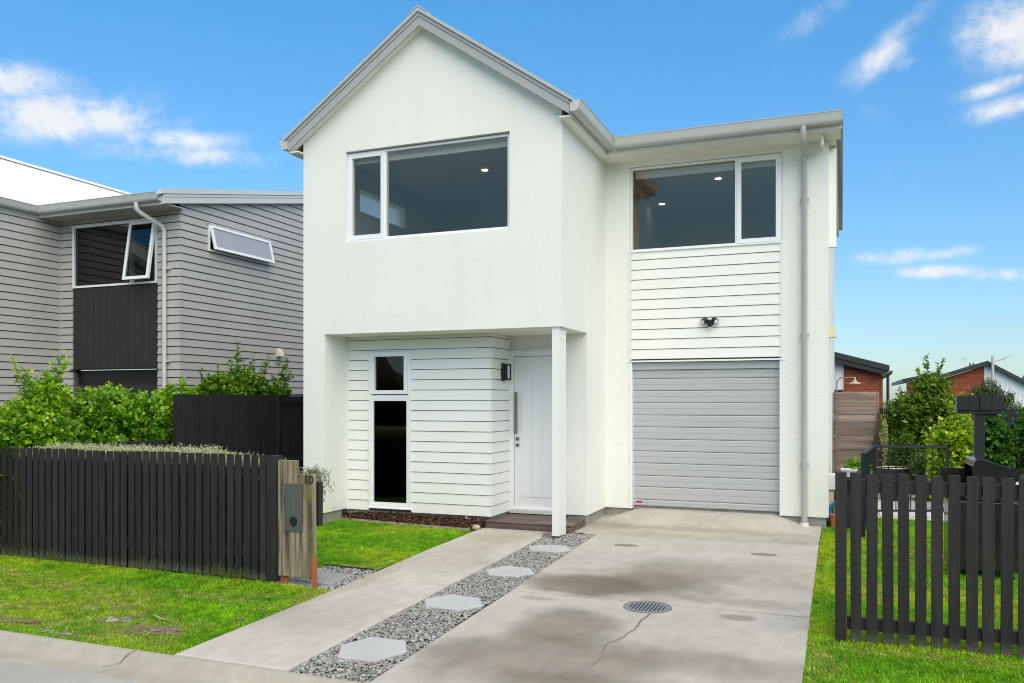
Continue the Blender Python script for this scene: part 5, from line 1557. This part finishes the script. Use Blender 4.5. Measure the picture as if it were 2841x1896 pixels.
build('reel_foot', box(3.24, 3.44, 2.40, 2.60, -.15, -.10), blue, hr)
build('hose', MB().tube([(3.34 + (.085 + .004 * (i % 3)) * math.cos(i * .5), 2.41 + .18 * i / 60, .08 + (.085 + .004 * (i % 3)) * math.sin(i * .5)) for i in range(61)] + [(3.5, 2.4, -.10), (3.62, 2.35, -.15), (3.72, 2.5, -.15), (3.6, 2.7, -.15)], .009, 6), mat('green_hose', (.45, .58, .33), .5), hr, True)
po_ = thing('terracotta_pot', 'orange terracotta pot on the ground at the house corner', 'pot', (3.26, 2.36, -.15))
build('pot_body', MB().tube([(3.262, 2.33, -.16), (3.262, 2.33, .015), (3.262, 2.33, .02), (3.262, 2.33, .035)], [.05, .068, .078, .078], 16), mat('terracotta', (.46, .16, .05), .8, .1, 12), po_, True)
# planted things
shrub('magnolia_tree', 'tall bright-leaved young tree before the brick houses', 'tree', (4.9, 7.7, -.2), [(4.85, 7.6, .95, .62, .5, .6), (4.98, 7.6, 1.45, .5, .45, .5), (4.55, 7.5, 1.4, .36, .35, .36), (5.4, 7.6, 1.35, .34, .4, .30), (4.95, 7.6, 1.85, .34, .3, .30)], 1500, 8, .105, .034, [(.10, .19, .02), (.15, .25, .025), (.075, .15, .018)], 41,
      whips=[((4.9, 7.6, 1.9), (4.88, 7.6, 2.5)), ((5.0, 7.6, 1.95), (5.18, 7.62, 2.42)), ((4.8, 7.6, 1.85), (4.72, 7.6, 2.22)), ((5.05, 7.6, 1.8), (5.25, 7.6, 2.15)), ((4.5, 7.5, 1.5), (4.40, 7.5, 1.88)), ((4.6, 7.5, 1.6), (4.56, 7.5, 1.98)), ((5.3, 7.6, 1.4), (5.72, 7.6, 1.52)), ((5.3, 7.6, 1.5), (5.62, 7.6, 1.72)), ((5.1, 7.6, 1.8), (5.36, 7.6, 2.0))], shoot=.17, young=(.38, .42, .03), stems=14, stem_r=.014, trunk_to=(4.92, 7.65, .5), parts=('crown', 'trunk'))
shrub('golden_shrub', 'yellow-green leafy shrub left of the black post', 'shrub', (5.05, 4.9, -.2), [(5.02, 4.85, .55, .40, .38, .62), (5.0, 4.8, 1.0, .36, .36, .35), (5.12, 4.85, 1.25, .22, .25, .2)], 760, 8, .085, .038, [(.22, .36, .016), (.33, .46, .018), (.13, .26, .018)], 42, whips=[((5.05, 4.8, 1.2), (5.0, 4.78, 1.62))], young=(.55, .62, .03), stems=8)
shrub('vine_shrub', 'dark broad-leaved vine on the back fence at the right edge', 'shrub', (6.2, 5.6, -.2), [(5.65, 5.4, .65, .40, .25, .8), (6.3, 5.6, .7, .5, .28, .85), (6.95, 5.7, .7, .5, .28, .85)], 800, 7, .115, .05, [(.04, .12, .02), (.065, .17, .03), (.09, .21, .035)], 43, shoot=.2, up=.2, young=(.10, .20, .03), stems=9)
shrub('garden_shrub', 'leafy green undergrowth behind the black balustrade', 'shrub', (4.9, 6.4, -.2), [(4.75, 6.5, .3, .35, .3, .5), (5.1, 6.3, .35, .4, .35, .5), (4.45, 7.0, .6, .3, .3, .45)], 560, 8, .085, .024, [(.05, .12, .02), (.08, .17, .025)], 44, young=(.2, .3, .03), stems=6)
shrub('grey_bush', 'grey-green small-leaved bush in front of the white gable', 'bush', (7.1, 15.0, -.2), [(6.75, 14.9, 1.35, .5, .5, .75), (7.35, 15.0, 1.2, .45, .5, .8), (7.0, 15, 1.75, .35, .4, .5)], 900, 10, .07, .018, [(.085, .115, .05), (.12, .15, .07), (.06, .085, .04)], 45, mat_='leafmatte', young=(.16, .2, .09), stems=12, stem_r=.02)
shrub('fern_shrub', 'bright yellow frond shrub between the screen and the young tree', 'shrub', (4.2, 7.9, -.2), [(4.2, 7.9, 1.05, .2, .25, .35), (4.1, 7.8, .6, .25, .25, .5)], 170, 8, .08, .02, [(.2, .28, .02), (.12, .2, .03)], 46, young=(.5, .48, .02), stems=5)
# pale string of creeper hanging by the screen
shrub('creeper', 'pale creeper hanging at the right end of the plank screen', 'creeper', (4.10, 6.7, -.16), [(4.10, 6.75, .85, .08, .1, .45)], 150, 7, .03, .012, [(.26, .32, .12), (.38, .42, .25)], 47, shoot=.1, stems=3, stem_r=.004)
# wheel tub / planter by creeper
tb_ = thing('black_planter_tub', 'black plastic tub beside the plank screen', 'tub', (4.2, 6.2, -.16))
build('tub_body', MB().tube([(4.22, 6.3, -.16), (4.22, 6.3, .35), (4.22, 6.3, .40), (4.22, 6.3, .42)], [.20, .26, .275, .26], 20), MT['black'], tb_, True)
build('tub_rim', torus((0, 0, 0), .268, .012).xf(Matrix.Translation((4.22, 6.3, .42)) @ Matrix.Rotation(R(90), 4, 'X')), MT['steel'], tb_, True)
# back fence
bf = thing('back_fence', 'black paling fence across the back of the right garden', 'fence', (7, 9.5, -.2))
pl2 = mesh_of('paling', MB().box(-.07, .07, -.01, .01, 0, 1.66), MT['blackpale'])
for i in range(46):
    put('paling', pl2, bf, (3.4 + i * .146, 9.5 + (.008 if i % 2 else 0), -.2))
build('rail', box(3.3, 10.1, 9.52, 9.57, 1.2, 1.29), MT['blackpale'], bf)
build('rail', box(3.3, 10.1, 9.52, 9.57, .1, .19), MT['blackpale'], bf)
# black post with a box
bp = thing('post_box', 'black timber post carrying a small black slatted box', 'post', (4.745, .0, -.2))
build('post', box(4.695, 4.79, -.05, .05, -.2, 1.49), MT['blackpost'], bp, bevel=.004)
build('bracket', MB().prism([(4.70, 1.47), (4.90, 1.47), (4.93, 1.53), (4.70, 1.53)], 'y', -.045, .04), MT['blackpost'], bp)
for i in range(4):
    x0 = 4.52 + i * .108
    build('box_slat', box(x0, x0 + .106, -.10 + (.012 if i % 2 else 0), -.075 + (.012 if i % 2 else 0), 1.53, 1.685), MT['blackpost'], bp, bevel=.002)
build('box_body', box(4.525, 4.945, -.073, .10, 1.49, 1.675), MT['black'], bp)
# barbecue
gloss = mat('gloss_black', (.02, .02, .021), .14, .2, 3)
bq = thing('barbecue', 'glossy black barbecue with raised hood behind the right fence', 'barbecue', (4.85, -.3, -.2))
hood = MB()
pr0 = [(4.60, .62), (4.60, .96), (4.63, 1.02), (4.69, 1.035), (4.98, .935), (5.02, .90), (5.02, .62)]
build('hood_side', MB().prism(pr0, 'y', -.62, -.60), gloss, bq)
build('hood_side', MB().prism(pr0, 'y', -.02, .0), gloss, bq)
build('hood_top', MB().prism([(4.60, .96), (4.63, 1.02), (4.69, 1.035), (4.98, .935), (5.02, .90), (5.01, .885), (4.975, .92), (4.69, 1.018), (4.64, 1.005), (4.615, .955)], 'y', -.598, -.022), gloss, bq)
build('hood_lip', MB().tube([(4.625, -.62, 1.02), (4.625, .0, 1.02)], .018, 10), MT['steel'], bq, True)
build('side_shelf', MB().prism([(5.02, .86), (5.45, .82), (5.45, .79), (5.02, .83)], 'y', -.60, -.02), gloss, bq)
build('cabinet', box(4.40, 5.02, -.58, -.03, -.10, .60), gloss, bq, bevel=.01)
build('back_panel', box(4.36, 4.598, -.06, -.03, .60, .90), gloss, bq)
for x0, y0 in ((4.45, -.54), (4.95, -.54), (4.45, -.08), (4.95, -.08)):
    build('wheel', MB().tube([(x0, y0, -.15), (x0 + .03, y0, -.15)], .05, 12), MT['black'], bq, True)
build('gauge', MB().tube([(5.0, -.605, .80), (5.0, -.63, .80)], .02, 12), MT['whiteplastic'], bq, True)
bn_ = thing('storage_bin', 'pale grey bin at the right edge behind the picket fence', 'bin', (5.7, .6, -.2))
build('bin_body', box(5.55, 5.95, .4, .8, -.2, .93), mat('pale_grey', (.5, .5, .48), .5), bn_, bevel=.02)
build('bin_lid', box(5.53, 5.97, .38, .82, .931, .97), mat('lid_grey', (.4, .4, .39), .5), bn_, bevel=.01)

# ================================================================== houses beyond
def brickmat(name, c1, c2, mortar, axis='y'):
    m, t, b, o = bsdf_base(name)
    c = N(t, 'ShaderNodeTexCoord').outputs['Object']
    mp = N(t, 'ShaderNodeMapping'); L(t, c, mp.inputs['Vector'])
    mp.inputs['Rotation'].default_value = (R(-90), 0, 0)
    br = N(t, 'ShaderNodeTexBrick')
    br.inputs['Color1'].default_value = (*c1, 1); br.inputs['Color2'].default_value = (*c2, 1); br.inputs['Mortar'].default_value = (*mortar, 1)
    br.inputs['Scale'].default_value = 1; br.inputs['Mortar Size'].default_value = .011; br.inputs['Brick Width'].default_value = .24; br.inputs['Row Height'].default_value = .086; br.inputs['Bias'].default_value = -.2
    L(t, mp.outputs[0], br.inputs['Vector'])
    mx2 = N(t, 'ShaderNodeMix', data_type='RGBA', blend_type='MULTIPLY'); mx2.inputs['Factor'].default_value = .8
    L(t, br.outputs['Color'], mx2.inputs['A']); L(t, ramp(t, noise(t, c, 4, 6, .7), [(.65, .6, .6), (1.2, 1.15, 1.1)], [.3, .7]), mx2.inputs['B'])
    L(t, mx2.outputs['Result'], b.inputs['Base Color']); b.inputs['Roughness'].default_value = .85
    bn = N(t, 'ShaderNodeBump'); bn.inputs['Strength'].default_value = .8; bn.inputs['Distance'].default_value = .008; bn.invert = True
    L(t, br.outputs['Fac'], bn.inputs['Height']); L(t, bn.outputs[0], b.inputs['Normal'])
    return m


brick = brickmat('red_brick', (.46, .105, .038), (.26, .055, .026), (.10, .06, .045))
trim = mat('charcoal_trim', (.028, .033, .036), .45, .1)
b1 = thing('brick_house', 'red brick house with a sloping black roof behind the plank screen', 'house', (3.9, 18.5, -.2))
YB = 18.4
def rz(x, o=0):
    return 2.50 - (x - 4.70) * .285 + o
build('brick_wall', MB().prism([(3.42, -.2), (4.56, -.2), (4.56, rz(4.56) + .05), (3.42, rz(3.42) + .05)], 'y', YB, YB + .25), brick, b1)
build('side_brick_wall', box(4.36, 4.56, YB + .25, 26, -.2, 2.5), brick, b1)
pan = build('white_panel', MB().prism([(-2, -.2), (3.418, -.2), (3.418, rz(3.42) + .05), (-2, 4.3)], 'y', YB + .03, YB + .2), MT['white'], b1)
for i in range(12):
    build('batten', box(3.40 - i * .19 - .02, 3.40 - i * .19, YB + .008, YB + .03, .8, 2.55 + i * .054), MT['white'], pan)
wdw = build('window', MB().frame_y(2.60, 3.405, .9, 1.98, .06, YB - .02, YB + .028), trim, b1)
build('pane', box(2.65, 3.35, YB - .004, YB + .006, .95, 1.93), MT['glassdark'], wdw)
build('blind', box(2.66, 3.34, YB + .008, YB + .02, .96, 1.75), mat('dim_blind', (.10, .13, .14), .7), wdw)
build('roof', MB().prism([(-2, rz(-2, .06)), (4.74, rz(4.74, .06)), (4.74, rz(4.74, .24)), (-2, rz(-2, .24))], 'y', YB - .30, 26), trim, b1)
build('barge_board', MB().prism([(-2, rz(-2, -.09)), (4.66, rz(4.66, -.09)), (4.66, rz(4.66, .05)), (-2, rz(-2, .05))], 'y', YB - .26, YB - .22), trim, b1)
build('gutter', MB().prism([(4.742, 2.42), (4.80, 2.44), (4.85, 2.56), (4.742, 2.54)], 'y', YB - .3, 26), trim, b1)
build('downpipe', MB().tube([(4.70, YB - .18, 2.42), (4.70, YB - .18, -.2)], .045, 8), trim, b1, True)
b3 = thing('brick_house', 'distant brick house row glimpsed behind the young tree', 'house', (6, 30, -.2))
build('brick_wall', MB().box(5.75, 6.1, 26, 26.3, -.2, 2.35).box(6.25, 6.9, 26, 26.3, -.2, 2.5), brick, b3)
build('roof', MB().prism([(5.6, 2.33), (6.9, 2.62), (6.9, 2.76), (5.6, 2.48)], 'y', 25.8, 34), trim, b3)
build('doorway', box(6.1, 6.25, 26.1, 26.2, -.2, 2.2), MT['black'], b3)
# gable house
YC = 56.6
def g2(x, o=0):
    return (4.12 - (12.86 - x) * .325 + o) if x < 12.86 else (4.12 - (x - 12.86) * .60 + o)
b2 = thing('gable_house', 'far gabled house half brick and half white boards with a black roof', 'house', (12, 58, -.2))
build('brick_wall', MB().prism([(9.9, -.2), (12.70, -.2), (12.70, g2(12.70) - .02), (9.9, g2(9.9) - .02)], 'y', YC, YC + .3), brick, b2)
pan2 = build('white_wall', MB().prism([(12.705, -.2), (17.5, -.2), (17.5, g2(17.5)), (12.86, g2(12.86) - .02), (12.705, g2(12.705) - .02)], 'y', YC + .02, YC + .3), MT['white'], b2)
for i in range(14):
    xb_ = 12.72 + i * .26
    build('batten', box(xb_, xb_ + .03, YC - .01, YC + .019, -.2, g2(xb_) - .1), MT['white'], pan2)
rf2 = build('roof', MB().prism([(9.6, g2(9.6)), (12.86, g2(12.86)), (17.6, g2(17.6)), (17.6, g2(17.6, .28)), (12.86, g2(12.86, .30)), (9.6, g2(9.6, .26))], 'y', YC - .4, YC + 8), trim, b2)
w_ = build('window', MB().frame_y(10.0, 10.95, .8, 1.65, .07, YC - .03, YC + .05), trim, b2)
build('pane', box(10.06, 10.9, YC - .012, YC - .004, .86, 1.6), MT['glassdark'], w_)
build('aerial', MB().tube([(12.0, YC + 4, 4.2), (12.0, YC + 4, 5.0)], .014, 5).tube([(11.75, YC + 4, 4.75), (12.1, YC + 4, 4.85)], .01, 5).tube([(11.78, YC + 4, 4.4), (11.78, YC + 4, 4.95)], .01, 5), MT['steel'], rf2)
for x0 in (11.95, 12.15):
    build('flue', MB().tube([(x0, YC + 1, 3.9), (x0, YC + 1, 4.32)], .05, 8), trim, rf2)
b4 = thing('far_house', 'far grey roofed house at the extreme right edge', 'house', (22, 70, -.2))
build('wall', box(19.4, 28, 72, 80, -.2, 3.2), MT['white'], b4)
build('roof', MB().prism([(71, 3.1), (76, 4.3), (81, 3.1)], 'x', 18.8, 29), mat('grey_tile', (.25, .26, .27), .6, .1, 2), b4)
# street lamp
sl_ = thing('street_lamp', 'galvanised street lamp with one angled arm above the black post box', 'street lamp', (13.13, 56.0, -.2))
galv = mat('galvanised', (.50, .53, .56), .45, .08, 4)
build('pole', MB().tube([(13.13, 55.9, -.2), (13.13, 55.9, 4.74)], .09, 10), galv, sl_, True)
build('arm', MB().tube([(13.13, 55.9, 4.32), (13.7, 55.9, 4.50), (14.2, 55.9, 4.76)], [.04, .04, .03], 8), galv, sl_, True)
build('lamp_head', MB().prism([(13.72, 4.50), (14.22, 4.745), (14.24, 4.79), (13.74, 4.56)], 'y', 55.8, 56.0), galv, sl_)

# unseen tree belt across the road, added to darken reflections in the low windows
r = np.random.RandomState(61)
parts_ = []
for i in range(70):
    c0 = np.array([-60 + i * 1.75 + r.normal(0, .5), -34 + r.normal(0, 1.5), 1.2 + r.uniform(0, 1.4)])
    sc = np.array([r.uniform(1.3, 2.2), r.uniform(1.2, 2.0), r.uniform(1.6, 2.6)])
    v_ = IV2 * sc * (1 + r.normal(0, .12, (len(IV2), 1))) + c0
    cc = np.array([.035, .06, .02]) * r.uniform(.6, 1.4)
    parts_.append((v_, IF2.copy(), np.repeat(cc[None], len(v_), 0)))
V, F, C = merge(parts_)
tag(raw_mesh('added_tree_belt', V, F, MT['leafmatte'], None, C, smooth=False), 'added unseen belt of dark trees across the street for window reflections', 'wood', kind='stuff')
